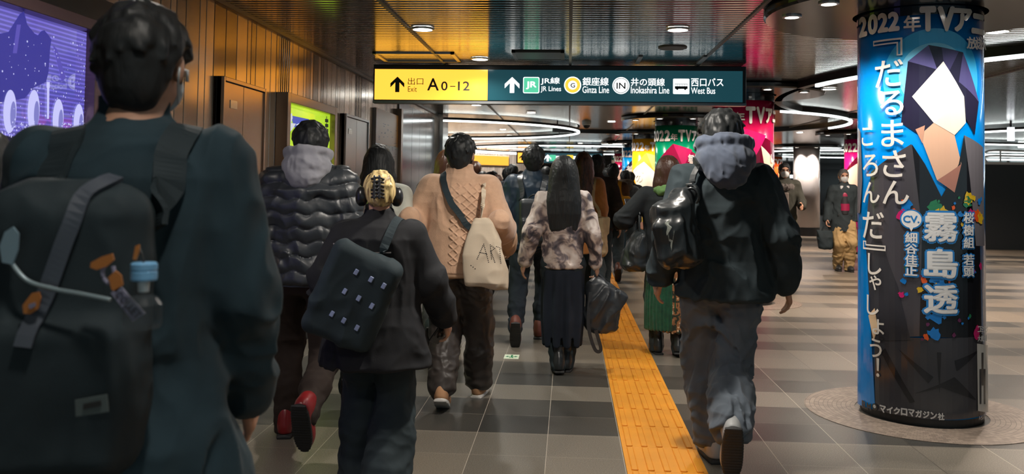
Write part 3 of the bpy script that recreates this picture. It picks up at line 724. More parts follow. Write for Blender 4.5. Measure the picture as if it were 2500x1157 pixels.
def column_base(X, Y, label, bg, R=0.37, name='poster_column', cat='column', disc=True, lamps=(-150, -110, -70, -30), lpow=30, ring=True, lr=0.80, dr=0.95):
    be = math.atan2(X, Y)
    t = empty(name, (X, Y, 0), -be); tag(t, label, cat)
    lathe('shaft', [(R, 0.05), (R, CEIL)], print_mat(bg), t, n=72, smooth=False)
    for f in t.children[-1].data.polygons: f.use_smooth = len(f.vertices) == 4
    lathe('skirting', [(R-0.012, 0.0), (R-0.012, 0.05)], M_skirt, t, n=64)
    if ring:
        tag(lathe('trim_9', [(R+0.02, -0.02), (R+0.33, -0.02), (R+0.33, 0.003), (R+0.02, 0.003)], M_ringstone, c=(0, 0, 0), n=72, cap=False), kind='structure').location = (X, Y, 0)
    if disc:
        d = empty('ceiling_disc', (X, Y, CEIL-0.07)); tag(d, 'dark ceiling disc over the '+label.split(' with ')[0].replace(' wrapped in a', ' in'), 'ceiling disc')
        lathe('disc_plate', [(R+0.03, 0.0), (dr, 0.0), (dr+0.015, 0.015), (dr+0.015, 0.055), (dr-0.03, 0.08), (R+0.03, 0.08)], M_disc, d, n=72, cap=False)
        for a in lamps:
            aa = math.radians(a)-be; lx, ly = lr*math.cos(aa), lr*math.sin(aa)
            lathe('lamp_rim', [(0.062, 0.002), (0.062, -0.010), (0.045, -0.012), (0.045, 0.002)], M_rim, d, c=(lx, ly, 0), n=20, cap=False)
            lathe('lamp_lens', [(0.045, -0.002), (0.045, -0.006)], M_lens, d, c=(lx, ly, 0), n=20)
            if lpow: spot('lamp_beam', (X+lx, Y+ly, CEIL-0.09), lpow, (1.0, 0.93, 0.84), d, 80, (X+lx*0.25, Y+ly*0.25, 0.9), 0.8, 0.03)
    return t
class Art:
    def __init__(s, t, R=0.37): s.t, s.R, s.k = t, R, 0
    def add(s, name, me, rgb, layer=None):
        off = 0.0022+0.0009*(s.k if layer is None else layer); s.k += 1
        return link(name, wrap_mesh(me, s.R, off), print_mat(rgb), s.t)
def big_heading(A, u0=-0.44, z=2.22, k=1.0):
    w_ = 0.062*k
    u = u0
    for ch, wd, h, dz in (('2', 0.115, 0.20, 0), ('0', 0.115, 0.20, 0), ('2', 0.115, 0.20, 0), ('2', 0.115, 0.20, 0), ('年', 0.13, 0.135, -0.03), ('T', 0.13, 0.215, 0), ('V', 0.13, 0.215, 0), ('ア', 0.15, 0.19, 0), ('ニ', 0.15, 0.15, 0), ('メ', 0.15, 0.18, 0)):
        A.add('heading_lettering', fit_text(ch, u+wd*k/2, z+dz*k, wd*k*0.93, h*k, 0.05 if ch not in '年' else 0.03), (236, 226, 216), 14); u += wd*k
def vtext(A, s, u, z, size, step, rgb=(236, 230, 222), bold=0.01, layer=14, name='poster_lettering'):
    for i, ch in enumerate(s):
        if ch != ' ': A.add(name, fit_text(ch, u, z-i*step, None, size*(0.62 if ch in 'ゃょ' else 1), bold), rgb, layer)
def blue_column():
    X, Y, R = 2.24, 5.8, 0.37
    t = column_base(X, Y, 'tall round column wrapped in a blue poster with large white lettering', (0, 122, 200), lamps=(-160, -128, -95, -60, -20), lpow=42)
    A = Art(t, R); be = math.atan2(X, Y); tw = Vector((-math.sin(be), -math.cos(be))); rg = Vector((math.cos(be), -math.sin(be)))
    def uz(px, py):
        c = 2250+(py-500)*0.006; s = max(-0.985, min(0.985, (px-c)/159.0)); ph = math.asin(s)
        p = Vector((X, Y))+R*(math.sin(ph)*rg+math.cos(ph)*tw)
        return R*ph, aty(px, py, p.y).z
    def poly(name, pts, rgb, layer): A.add(name, poly_mesh([[uz(*p) for p in pts]]), rgb, layer)
    # a plain angular composition in the poster's own colours
    A.add('top_shade_band', poly_mesh([[(-1.15, 2.47), (1.15, 2.47), (1.15, 2.598), (-1.15, 2.598)]]), (16, 30, 48), 1)  # shade at the column top, painted on as a dark band
    A.add('pale_disc', poly_mesh([ell_pts(*uz(2285, 190), 0.30, 0.30, 48)]), (60, 170, 224), 1)
    A.add('pale_disc', poly_mesh([ell_pts(*uz(2285, 185), 0.20, 0.20, 48)]), (120, 202, 236), 2)
    for pts, rgb, ly in (([(2206, 300), (2222, 150), (2270, 110), (2350, 128), (2388, 250), (2378, 330), (2330, 250), (2250, 330)], (38, 36, 58), 3),
                         ([(2222, 150), (2270, 110), (2290, 170)], (92, 88, 140), 4), ([(2350, 128), (2388, 250), (2340, 200)], (78, 74, 120), 4), ([(2300, 116), (2340, 126), (2310, 190)], (62, 58, 96), 4),
                         ([(2232, 236), (2304, 150), (2352, 236), (2282, 300)], (246, 240, 230), 5), ([(2282, 300), (2352, 236), (2356, 300), (2330, 330)], (238, 222, 206), 5),
                         ([(2250, 330), (2282, 300), (2330, 330), (2346, 400), (2290, 440)], (222, 178, 150), 4), ([(2290, 440), (2346, 400), (2330, 470)], (170, 116, 100), 5), ([(2240, 316), (2262, 306), (2256, 350)], (200, 150, 126), 5)):
        poly('angular_shape', pts, rgb, ly)
    poly('angular_shape', [(2132, 420), (2230, 352), (2262, 400), (2276, 560), (2270, 820), (2120, 820), (2116, 600)], (74, 72, 78), 3)
    poly('angular_shape', [(2232, 352), (2262, 400), (2300, 480), (2340, 400), (2352, 330), (2372, 380), (2390, 560), (2394, 820), (2250, 820), (2256, 560)], (26, 27, 32), 4)
    poly('angular_shape', [(2352, 330), (2398, 360), (2402, 600), (2380, 600), (2366, 440)], (112, 108, 114), 5)
    poly('angular_shape', [(2114, 640), (2150, 560), (2200, 700), (2230, 830), (2120, 830)], (56, 56, 62), 5)
    poly('angular_shape', [(2142, 815), (2396, 815), (2402, 1010), (2300, 1024), (2146, 1000)], (62, 62, 68), 4)
    for pts in (((2200, 850), (2282, 920), (2270, 935)), ((2290, 860), (2300, 860), (2296, 960)), ((2330, 880), (2390, 850), (2335, 905)), ((2240, 960), (2330, 920), (2380, 975), (2300, 945)), ((2160, 860), (2170, 850), (2240, 980), (2228, 982))): poly('angular_shape', pts, (34, 34, 40), 5)
    poly('angular_shape', [(2098, 560), (2118, 560), (2128, 700), (2146, 1000), (2098, 985)], (0, 120, 200), 6)
    poly('angular_shape', [(2096, 310), (2104, 320), (2110, 440), (2104, 520), (2096, 520)], (112, 108, 114), 6)
    poly('angular_shape', [(2128, 770), (2144, 752), (2152, 800), (2142, 832)], (226, 196, 160), 7)
    rr = random.Random(11)
    for rgb in ((30, 120, 200), (200, 40, 110), (214, 176, 40), (40, 120, 80), (30, 120, 200), (96, 40, 80), (226, 90, 30)):
        ps = []
        for i in range(9):
            q = uz(rr.uniform(2195, 2392), rr.choice((rr.uniform(480, 560), rr.uniform(640, 830)))); r = rr.choice((0.008, 0.012, 0.018, 0.036)); n = 14
            ps.append([(q[0]+r*rr.uniform(0.6, 1.25)*math.cos(2*PI*j/n), q[1]+r*rr.uniform(0.6, 1.4)*math.sin(2*PI*j/n)) for j in range(n)])
        A.add('paint_spatter', poly_mesh(ps), rgb, 8)
    def ch(c, px, py, h, rgb=(232, 226, 218), bold=0.012, layer=14, wpx=None, name='poster_lettering'):
        u, z = uz(px, py); hh = uz(px, py-h/2)[1]-uz(px, py+h/2)[1]
        wd = None if wpx is None else uz(px+wpx/2, py)[0]-uz(px-wpx/2, py)[0]
        me = fit_text(c, u, z, wd, hh, bold); return A.add(name, me, rgb, layer)
    for c, px, py, h, wd, b_ in (('2', 2112, 66, 50, 22, .05), ('0', 2138, 60, 50, 25, .05), ('2', 2163, 56, 48, 26, .05), ('2', 2189, 53, 48, 28, .05), ('年', 2232, 58, 40, 40, .03), ('T', 2268, 47, 62, 38, .06), ('V', 2310, 47, 62, 40, .06), ('ア', 2348, 50, 58, 44, .05), ('ニ', 2386, 60, 50, 30, .05)):
        ch(c, px, py, h, (240, 226, 214), b_, 14, wd, 'heading_lettering')
    for c, px in (('放', 2370), ('送', 2386), ('決', 2397)): ch(c, px, 106, 30, (240, 232, 226), .03, 14, 26 if px < 2380 else 16)
    def bracket(px, py, w_, h_, flip):
        a = uz(px-w_/2, py-h_/2); b_ = uz(px+w_/2, py+h_/2); x0, x1, z1, z0 = a[0], b_[0], a[1], b_[1]; k = 0.011
        pol = [[(x0, z1-k), (x1, z1-k), (x1, z1), (x0, z1)], [(x1-k, z0), (x1, z0), (x1, z1), (x1-k, z1)], [(x0, z1-3*k), (x1-3*k, z1-3*k), (x1-3*k, z1-2.2*k), (x0, z1-2.2*k)], [(x1-3*k, z0), (x1-2.2*k, z0), (x1-2.2*k, z1-2.2*k), (x1-3*k, z1-2.2*k)], [(x0, z1-3*k), (x0+k*.6, z1-3*k), (x0+k*.6, z1), (x0, z1)], [(x1-3*k, z0), (x1, z0), (x1, z0+k*.6), (x1-3*k, z0+k*.6)]]
        if flip: cx, cz = x0+x1, z0+z1; pol = [[(cx-p[0], cz-p[1]) for p in q][::1] for q in pol]
        A.add('poster_lettering', poly_mesh(pol), (232, 226, 218), 14)
    bracket(2175, 118, 70, 34, False)
    for c, px, py, h in (('だ', 2176, 180, 66), ('る', 2184, 252, 60), ('ま', 2186, 326, 66), ('さ', 2190, 400, 66), ('ん', 2194, 470, 58)): ch(c, px, py, h)
    for c, px, py, h in (('こ', 2124, 334, 46), ('ろ', 2132, 404, 54), ('ん', 2134, 470, 52), ('だ', 2138, 550, 66)): ch(c, px, py, h)
    bracket(2144, 600, 56, 26, True)
    for c, px, py, h in (('し', 2144, 645, 52), ('ゃ', 2146, 690, 36), ('し', 2140, 745, 48), ('ょ', 2154, 798, 38), ('う', 2148, 850, 46), ('！', 2154, 897, 46)): ch(c, px, py, h)
    for c, py in (('霧', 555), ('島', 643), ('透', 730)):
        ch(c, 2299, py, 82, (40, 130, 205), 0.075, 12, 86); ch(c, 2299, py, 72, (232, 232, 232), 0.03, 14, 76)
    for c, py in (('桜', 532), ('樹', 562), ('組', 592), ('若', 634), ('頭', 662)):
        ch(c, 2361, py, 34, (40, 130, 205), 0.08, 12, 30); ch(c, 2361, py, 27, (232, 232, 232), 0.03, 14, 24)
    u, z = uz(2231, 535); A.add('speech_bubble', poly_mesh([ell_pts(u, z, 0.062, 0.06)]), (40, 130, 205), 12); A.add('speech_bubble', poly_mesh([ell_pts(u, z, 0.054, 0.052), [(u-0.015, z-0.04), (u+0.015, z-0.04), (u, z-0.075)]]), (236, 236, 236), 13)
    ch('CV.', 2231, 535, 18, (40, 130, 205), 0.03, 14)
    for c, py in (('細', 580), ('谷', 607), ('佳', 634), ('正', 660)):
        ch(c, 2231, py, 33, (40, 130, 205), 0.08, 12, 36); ch(c, 2231, py, 26, (232, 232, 232), 0.03, 14, 28)
    ch('ELM', 2124, 990, 18, (20, 20, 22), 0.06, 12, 24)
    u, z = uz(2146, 993); A.add('poster_lettering', poly_mesh([ell_pts(u, z, 0.021, n=20)]), (20, 20, 22), 12); A.add('poster_lettering', poly_mesh([ell_pts(u, z+0.003, 0.011, n=16)]), (190, 190, 190), 13)
    x = 2166
    for i, c in enumerate('マイクロマガジン社'):
        px = 2166+i*16.6; ch(c, px, 998+i*2.2, 18, (222, 222, 222), 0.05, 13, 15)
    for s, py in (('コミック', 803), ('大絶賛', 825)):
        for i, c in enumerate(s): ch(c, 2385+i*(6.5 if len(s) > 3 else 8), py, 15, (222, 222, 222), 0.02, 13, 7)
    poly('small_picture', [(2381, 838), (2409, 842), (2411, 1006), (2383, 1002)], (206, 204, 200), 9)
    for x, a, b_ in ((2394, 860, 940), (2389, 900, 985), (2399, 900, 985)): poly('small_picture', [(x-2.5, a), (x+2.5, a), (x+2, b_), (x-2, b_)], (60, 60, 64), 10)
    for i, c in enumerate('A5判定価'): ch(c, 2386+i*5, 1019, 9, (200, 200, 200), 0.0, 13, 4.5)
blue_column()
def art_column(X, Y, label, bg, palette, vt=None, seed=1, k=0.9, heading=True, **kw):
    t = column_base(X, Y, label, bg, **kw); A = Art(t); rr = random.Random(seed)
    dark, mid, pale, low = palette
    A.add('top_shade_band', poly_mesh([[(-1.15, 2.44), (1.15, 2.44), (1.15, 2.598), (-1.15, 2.598)]]), (30, 24, 30), 1)  # column top shade painted as a dark band
    for (pts, rgb, ly) in (([(-0.55, 1.62), (-0.05, 2.12), (0.55, 1.9), (0.55, 1.45), (0.1, 1.3)], dark, 3), ([(-0.05, 2.12), (0.30, 2.02), (0.12, 1.72)], mid, 4), ([(-0.42, 1.72), (-0.10, 1.92), (0.22, 1.62), (0.05, 1.30), (-0.30, 1.42)], pale, 5),
                           ([(0.22, 1.90), (0.50, 1.70), (0.30, 1.52)], pale, 5), ([(-0.55, 1.25), (-0.2, 1.42), (0.55, 1.05), (0.55, 0.3), (-0.55, 0.5)], low, 4), ([(-0.5, 1.0), (0.4, 0.72), (0.5, 0.5), (-0.45, 0.62)], mid, 5), ([(0.05, 1.2), (0.3, 1.1), (0.1, 0.9)], pale, 5)):
        A.add('angular_shape', poly_mesh([pts]), rgb, ly)
    A.add('small_picture', poly_mesh([[(0.36, 0.12), (0.5, 0.12), (0.5, 0.62), (0.36, 0.62)]]), (206, 204, 200), 6)
    A.add('angular_shape', poly_mesh([[(-1.1, 0.06), (1.1, 0.06), (1.1, 0.26), (-1.1, 0.26)]]), mid, 3)
    if heading: big_heading(A, -0.56*k, 2.26, k)
    if vt:
        for s, u, z, size, step in vt: vtext(A, s, u, z, size, step)
    return t
art_column(2.13, 11.0, 'round column wrapped in a crimson and magenta poster with large white lettering', (176, 12, 66), ((96, 8, 36), (200, 22, 96), (240, 200, 178), (120, 10, 50)), (('放送決', 0.24, 2.05, 0.10, 0.0),) and (('しゃしょう', 0.42, 1.75, 0.10, 0.14),), 2, 0.95, lpow=34)
art_column(1.87, 15.6, 'round column wrapped in a green and crimson poster with large white lettering', (0, 124, 84), ((150, 20, 62), (196, 36, 92), (238, 214, 200), (110, 30, 46)), (('無視の', 0.27, 1.88, 0.13, 0.17), ('のさ', 0.42, 1.9, 0.12, 0.16)), 3, 0.95, lpow=36)
art_column(1.80, 20.2, 'round column wrapped in a golden yellow poster with large white lettering', (226, 154, 16), ((206, 150, 60), (244, 200, 90), (250, 236, 216), (200, 150, 130)), (('へのされる', -0.22, 1.75, 0.16, 0.2),), 4, 0.95, lpow=75)
art_column(1.86, 25.0, 'round column wrapped in a sky blue poster behind the golden yellow column', (0, 136, 204), ((36, 36, 60), (70, 70, 110), (240, 226, 214), (60, 60, 70)), (('だるまさ', -0.16, 1.85, 0.17, 0.2),), 5, 0.95, lpow=30)
art_column(1.9, 30.2, 'distant round column wrapped in a crimson poster behind the sky blue column', (176, 20, 70), ((96, 8, 36), (200, 22, 96), (240, 200, 178), (120, 10, 50)), None, 6, 0.95, lpow=30)
art_column(2.05, 35.0, 'farthest round column wrapped in a green poster down the concourse', (0, 124, 84), ((150, 20, 62), (196, 36, 92), (238, 214, 200), (110, 30, 46)), None, 7, 0.95, lpow=0)
art_column(6.30, 19.4, 'round column in the right aisle wrapped in a magenta poster with pale figures', (190, 14, 96), ((96, 8, 36), (220, 30, 120), (240, 200, 178), (160, 10, 80)), None, 8, 0.95, lpow=40)
art_column(7.1, 31.5, 'round column in the right aisle wrapped in an orange red poster with pale shapes', (200, 70, 20), ((180, 40, 20), (226, 110, 40), (240, 180, 120), (170, 40, 20)), None, 9, 0.95, lpow=50)
wc = column_base(6.86, 26.0, 'plain white round column with bright lamps at its top in the right aisle', (196, 184, 180), name='white_column', cat='column', lpow=110, lamps=(-115, -65), lr=0.62)
for o in wc.children:
    if o.name.startswith('skirting'): o.scale = (1.04, 1.04, 5.0)

# ================================================================ right hand background
def hoarding():
    t = empty('black_hoarding', (12.35, 21.5, 0)); tag(t, 'long black hoarding with a white rail behind the blue poster column', 'hoarding')
    mb = mat('hoarding_black', (0.018, 0.02, 0.022), 0.4)
    for i in range(5): box('panel', (-2.55+i*1.6, 0, 0), (-0.97+i*1.6, 0.08, 2.0), mb, t, bevel=0.004)
    box('top_slab', (-2.6, -0.05, 2.0), (5.5, 1.2, 2.06), mat('hoarding_top', (0.75, 0.77, 0.76), 0.35), t)
    wm = mat('rail_white', (0.8, 0.82, 0.82), 0.35, 0.3)
    for zz in (2.2, 2.32):
        tube('handrail', smooth_path([(-2.5, 0.0, 2.06), (-2.45, 0, zz), (-1.0, 0, zz), (5.4, 0, zz)]), 0.022, wm, t)
    for i in range(6): box('rail_post', (-2.2+i*1.4, -0.015, 2.06), (-2.17+i*1.4, 0.015, 2.32), wm, t)
hoarding()
def shopfront(x0, x1, y, z0, z1, col, strength, label, bars=4):
    t = empty('shop_front', ((x0+x1)/2, y, 0)); tag(t, label, 'shop front')
    L = x1-x0
    box('lit_window', (-L/2, -0.05, z0), (L/2, 0.1, z1), acrylic('shop_glow', col, strength), t)
    box('fascia', (-L/2-0.1, -0.15, z1), (L/2+0.1, 0.1, z1+0.25), M_frame_black, t)
    box('plinth', (-L/2-0.1, -0.12, 0.0), (L/2+0.1, 0.1, z0), M_frame_black, t)
    for i in range(bars+1): box('mullion', (-L/2+i*L/bars-0.05, -0.14, z0), (-L/2+i*L/bars+0.05, 0.1, z1), M_frame_black, t)
    rr = random.Random(int(x0*10)+int(y))
    for i in range(bars*2):
        xx = rr.uniform(-L/2, L/2-0.6); zz = rr.uniform(z0+0.2, z1-0.4)
        box('display', (xx, -0.11, zz), (xx+rr.uniform(0.2, 0.6), -0.05, zz+rr.uniform(0.1, 0.35)), mat('display_tone', rr.choice(((0.3, 0.05, 0.08), (0.05, 0.2, 0.3), (0.5, 0.4, 0.2), (0.1, 0.1, 0.1))), 0.4), t)
shopfront(-1.0, 1.55, Y1-0.4, 0.2, 2.1, (0.45, 0.62, 0.70), 0.8, 'cool white lit shop front at the far end of the concourse')
shopfront(2.6, 7.6, Y1-0.4, 0.3, 2.0, (0.72, 0.66, 0.58), 0.8, 'warm white lit shop front at the far end behind the columns', 6)
shopfront(8.6, 12.6, Y1-0.6, 0.3, 2.0, (0.8, 0.85, 0.85), 1.2, 'bright white lit shop front at the far end of the right aisle', 5)
shopfront(13.4, 25.0, 44.0, 0.9, 2.1, (0.55, 0.68, 0.70), 0.9, 'long pale lit shop front beyond the black hoarding', 9)
tag(move_origin(box('linear_light', (13.0, 26.0, CEIL-0.12), (25.0, 26.12, CEIL-0.06), M_led), (19, 26, CEIL)), 'long straight white light, second away above the black hoarding', 'linear light', 'straight lights above the hoarding')
for yy in (23.5, 29.5, 34.0):
    tag(move_origin(box('linear_light', (11.6, yy, CEIL-0.10), (24.0, yy+0.10, CEIL-0.05), M_led), (18, yy, CEIL)), {23.5: 'nearest of the added long white strips above the black hoarding', 29.5: 'added long white strip, third away above the black hoarding', 34.0: 'farthest added long white strip above the black hoarding'}[yy], 'linear light', 'straight lights above the hoarding')  # glowing strips added to give the bright clutter above the hoarding
p = aty(2468, 330, 16.0)
t = empty('blade_sign', (p.x, 16.0, CEIL)); tag(t, 'narrow white lit sign hanging to the right of the blue poster column', 'sign')
box('hanger', (-0.012, -0.012, -0.1), (0.012, 0.012, 0.0), M_frame_black, t); box('lit_panel', (-0.05, -0.03, -0.33), (0.05, 0.03, -0.09), glow('blade_white', (0.9, 0.95, 1.0), 1.6), t)
# ================================================================ soft shapes: distance fields turned into meshes
_rt = np.random.RandomState(4).rand(4096).astype(np.float32)
def noise3(x, y, z):
    xi, yi, zi = np.floor(x).astype(np.int64), np.floor(y).astype(np.int64), np.floor(z).astype(np.int64)
    fx, fy, fz = x-xi, y-yi, z-zi
    fx, fy, fz = [f*f*(3-2*f) for f in (fx, fy, fz)]
    def h(a, b, c): return _rt[((a*73856093) ^ (b*19349663) ^ (c*83492791)) & 4095]
    r = 0
    for a in (0, 1):
        for b in (0, 1):
            for c in (0, 1):
                r = r+h(xi+a, yi+b, zi+c)*(fx if a else 1-fx)*(fy if b else 1-fy)*(fz if c else 1-fz)
    return r
class Field:
    def __init__(s, lo, hi, h):
        s.h = h; s.lo = np.array(lo, float)
        n = [int(math.ceil((b-a)/h))+2 for a, b in zip(lo, hi)]
        s.ax = [np.float32(s.lo[i])+np.arange(n[i], dtype=np.float32)*np.float32(h) for i in range(3)]
        s.D = np.full(n, 0.5, np.float32)
    def _put(s, fn, lo, hi, k, op):
        m = k+3*s.h; sl = []
        for i in range(3):
            a = max(0, int((lo[i]-m-s.lo[i])/s.h)); b = min(len(s.ax[i]), int((hi[i]+m-s.lo[i])/s.h)+2)
            if a >= b: return s
            sl.append(slice(a, b))
        x = s.ax[0][sl[0]][:, None, None]; y = s.ax[1][sl[1]][None, :, None]; z = s.ax[2][sl[2]][None, None, :]
        d = fn(x, y, z); A = s.D[tuple(sl)]
        if op == 'u':
            r = np.minimum(A, d)
            if k > 0: hh = np.maximum(k-np.abs(A-d), 0)/k; r = r-hh*hh*k*0.25
        else:
            d = -d; r = np.maximum(A, d)
            if k > 0: hh = np.maximum(k-np.abs(A-d), 0)/k; r = r+hh*hh*k*0.25
        s.D[tuple(sl)] = r; return s
    def cone(s, a, b, ra, rb, k=0.02, op='u'):
        a = np.array(a, float); b = np.array(b, float); ba = b-a; L = max(1e-9, float(ba@ba)); r = max(ra, rb)
        def fn(x, y, z):
            px, py, pz = x-a[0], y-a[1], z-a[2]
            t = np.clip((px*ba[0]+py*ba[1]+pz*ba[2])/L, 0, 1)
            return np.sqrt((px-t*ba[0])**2+(py-t*ba[1])**2+(pz-t*ba[2])**2)-(ra+(rb-ra)*t)
        return s._put(fn, np.minimum(a, b)-r, np.maximum(a, b)+r, k, op)
    def chain(s, pts, rad, k=0.02, op='u'):
        for i in range(len(pts)-1): s.cone(pts[i], pts[i+1], rad[i], rad[i+1], k, op)
        return s
    def ell(s, c, r, k=0.02, op='u', rot=None):
        c = np.array(c, float); r = np.array(r, float); R = None if rot is None else np.array(rot)
        def fn(x, y, z):
            px, py, pz = x-c[0], y-c[1], z-c[2]
            if R is not None: px, py, pz = (R[0, 0]*px+R[1, 0]*py+R[2, 0]*pz, R[0, 1]*px+R[1, 1]*py+R[2, 1]*pz, R[0, 2]*px+R[1, 2]*py+R[2, 2]*pz)
            k0 = np.sqrt((px/r[0])**2+(py/r[1])**2+(pz/r[2])**2); k1 = np.sqrt((px/r[0]**2)**2+(py/r[1]**2)**2+(pz/r[2]**2)**2)
            return k0*(k0-1)/np.maximum(k1, 1e-6)
        e = r if R is None else np.full(3, r.max())
        return s._put(fn, c-e, c+e, k, op)
    def box(s, c, hx, r=0.01, k=0.01, op='u', rot=None):
        c = np.array(c, float); hx = np.array(hx, float); R = None if rot is None else np.array(rot)
        def fn(x, y, z):
            px, py, pz = x-c[0], y-c[1], z-c[2]
            if R is not None: px, py, pz = (R[0, 0]*px+R[1, 0]*py+R[2, 0]*pz, R[0, 1]*px+R[1, 1]*py+R[2, 1]*pz, R[0, 2]*px+R[1, 2]*py+R[2, 2]*pz)
            qx, qy, qz = np.abs(px)-hx[0]+r, np.abs(py)-hx[1]+r, np.abs(pz)-hx[2]+r
            return np.sqrt(np.maximum(qx, 0)**2+np.maximum(qy, 0)**2+np.maximum(qz, 0)**2)+np.minimum(np.maximum(qx, np.maximum(qy, qz)), 0)-r
        e = hx if R is None else np.full(3, np.linalg.norm(hx))
        return s._put(fn, c-e, c+e, k, op)
    def loft(s, zs, cx, cy, rx, ry, k=0.02, op='u', e=2.0, cap=0.02):
        zs, cx, cy, rx, ry = [np.array(v, float) for v in (zs, cx, cy, rx, ry)]
        def fn(x, y, z):
            zz = z[0, 0, :]; X = x-np.interp(zz, zs, cx)[None, None, :]; Y = y-np.interp(zz, zs, cy)[None, None, :]
            a = np.interp(zz, zs, rx)[None, None, :]; b = np.interp(zz, zs, ry)[None, None, :]
            if e == 2.0:
                k0 = np.sqrt((X/a)**2+(Y/b)**2); k1 = np.sqrt((X/a**2)**2+(Y/b**2)**2); d = k0*(k0-1)/np.maximum(k1, 1e-4)
                d = np.where(k0 < 0.05, -np.minimum(a, b), d)
            else:
                d = ((np.abs(X/a)**e+np.abs(Y/b)**e)**(1/e)-1)*np.minimum(a, b)
            dz = np.maximum(zs[0]-z, z-zs[-1])
            q1, q2 = np.maximum(d+cap, 0), np.maximum(dz+cap, 0)
            return (np.sqrt(q1*q1+q2*q2)+np.minimum(np.maximum(d, dz)+cap, 0)-cap).astype(np.float32)
        lo = (np.min(cx-rx), np.min(cy-ry), zs[0]); hi = (np.max(cx+rx), np.max(cy+ry), zs[-1])
        return s._put(fn, lo, hi, k, op)
    def cut(s, p, n, k=0.0):
        """keep the side of the plane against n"""
        p = np.array(p, float); n = np.array(n, float); n /= np.linalg.norm(n)
        d = ((s.ax[0][:, None, None]-p[0])*n[0]+(s.ax[1][None, :, None]-p[1])*n[1]+(s.ax[2][None, None, :]-p[2])*n[2]).astype(np.float32)
        s.D = np.maximum(s.D, d); return s
    def displace(s, fn, band=0.06):
        i = np.nonzero(np.abs(s.D) < band)
        x, y, z = s.ax[0][i[0]].astype(float), s.ax[1][i[1]].astype(float), s.ax[2][i[2]].astype(float)
        s.D[i] += fn(x, y, z).astype(np.float32); return s
    def mesh(s):
        D = s.D; D[0] = D[-1] = 0.5; D[:, 0] = D[:, -1] = 0.5; D[:, :, 0] = D[:, :, -1] = 0.5
        S = D < 0; n = np.array(D.shape)-1
        cnt = np.zeros(n, np.int8)
        for a in (0, 1):
            for b in (0, 1):
                for c in (0, 1): cnt += S[a:a+n[0], b:b+n[1], c:c+n[2]]
        I, J, K = np.nonzero((cnt > 0) & (cnt < 8)); m = len(I)
        idx = np.full(n, -1, np.int32); idx[I, J, K] = np.arange(m)
        acc = np.zeros((m, 3)); num = np.zeros(m)
        cor = [(a, b, c) for a in (0, 1) for b in (0, 1) for c in (0, 1)]
        V = {q: D[I+q[0], J+q[1], K+q[2]].astype(float) for q in cor}
        for q in cor:
            for ax in range(3):
                if q[ax]: continue
                r = list(q); r[ax] = 1; va, vb = V[q], V[tuple(r)]
                sel = (va < 0) != (vb < 0); t = np.where(sel, va/np.where(sel, va-vb, 1), 0)
                p = np.array(q, float)[None, :].repeat(m, 0); p[:, ax] += t
                acc[sel] += p[sel]; num[sel] += 1
        P = (np.stack([I, J, K], 1)+acc/num[:, None])*s.h+s.lo
        F = []
        for ax in range(3):
            u, v = (ax+1) % 3, (ax+2) % 3
            sl0 = [slice(None)]*3; sl1 = [slice(None)]*3; sl0[ax] = slice(0, -1); sl1[ax] = slice(1, None)
            ch = S[tuple(sl0)] != S[tuple(sl1)]; e = np.argwhere(ch)
            e = e[(e[:, u] > 0) & (e[:, v] > 0) & (e[:, u] < n[u]) & (e[:, v] < n[v])]
            ins = S[e[:, 0], e[:, 1], e[:, 2]]
            def g(du, dv):
                q = e.copy(); q[:, u] -= du; q[:, v] -= dv; return idx[q[:, 0], q[:, 1], q[:, 2]]
            quad = np.stack([g(1, 1), g(0, 1), g(0, 0), g(1, 0)], 1)
            quad[~ins] = quad[~ins][:, ::-1]; F.append(quad)
        return P, np.concatenate(F)
def raw_mesh(name, P, Fc, mtl, parent=None):
    me = bpy.data.meshes.new(name)
    me.vertices.add(len(P)); me.vertices.foreach_set('co', np.asarray(P, np.float32).ravel())
    me.loops.add(len(Fc)*4); me.loops.foreach_set('vertex_index', np.asarray(Fc, np.int32).ravel())
    me.polygons.add(len(Fc)); me.polygons.foreach_set('loop_start', np.arange(len(Fc), dtype=np.int32)*4)
    me.update(calc_edges=True); me.validate()
    return link(name, me, mtl, parent, True)
def rotx(a): c, s = math.cos(a), math.sin(a); return np.array([[1, 0, 0], [0, c, -s], [0, s, c]])
def roty(a): c, s = math.cos(a), math.sin(a); return np.array([[c, 0, s], [0, 1, 0], [-s, 0, c]])
def rotz(a): c, s = math.cos(a), math.sin(a); return np.array([[c, -s, 0], [s, c, 0], [0, 0, 1]])
def folds(amp, sc=9.0, zs=0.6, seed=0.0):
    """soft cloth folds: ridges of a warped noise"""
    def fn(x, y, z):
        w1 = noise3(x*sc*0.5+seed, y*sc*0.5, z*sc*0.5); n = noise3(x*sc+2.2*w1+seed, y*sc, z*sc*zs+3*w1)
        n2 = noise3(x*sc*2.3+3*w1+seed+7, y*sc*2.3, z*sc*2.3*zs+4*w1)
        return amp*(1.15*(np.abs(2*n-1)*2-0.9)+0.5*(np.abs(2*n2-1)*2-0.9))
    return fn
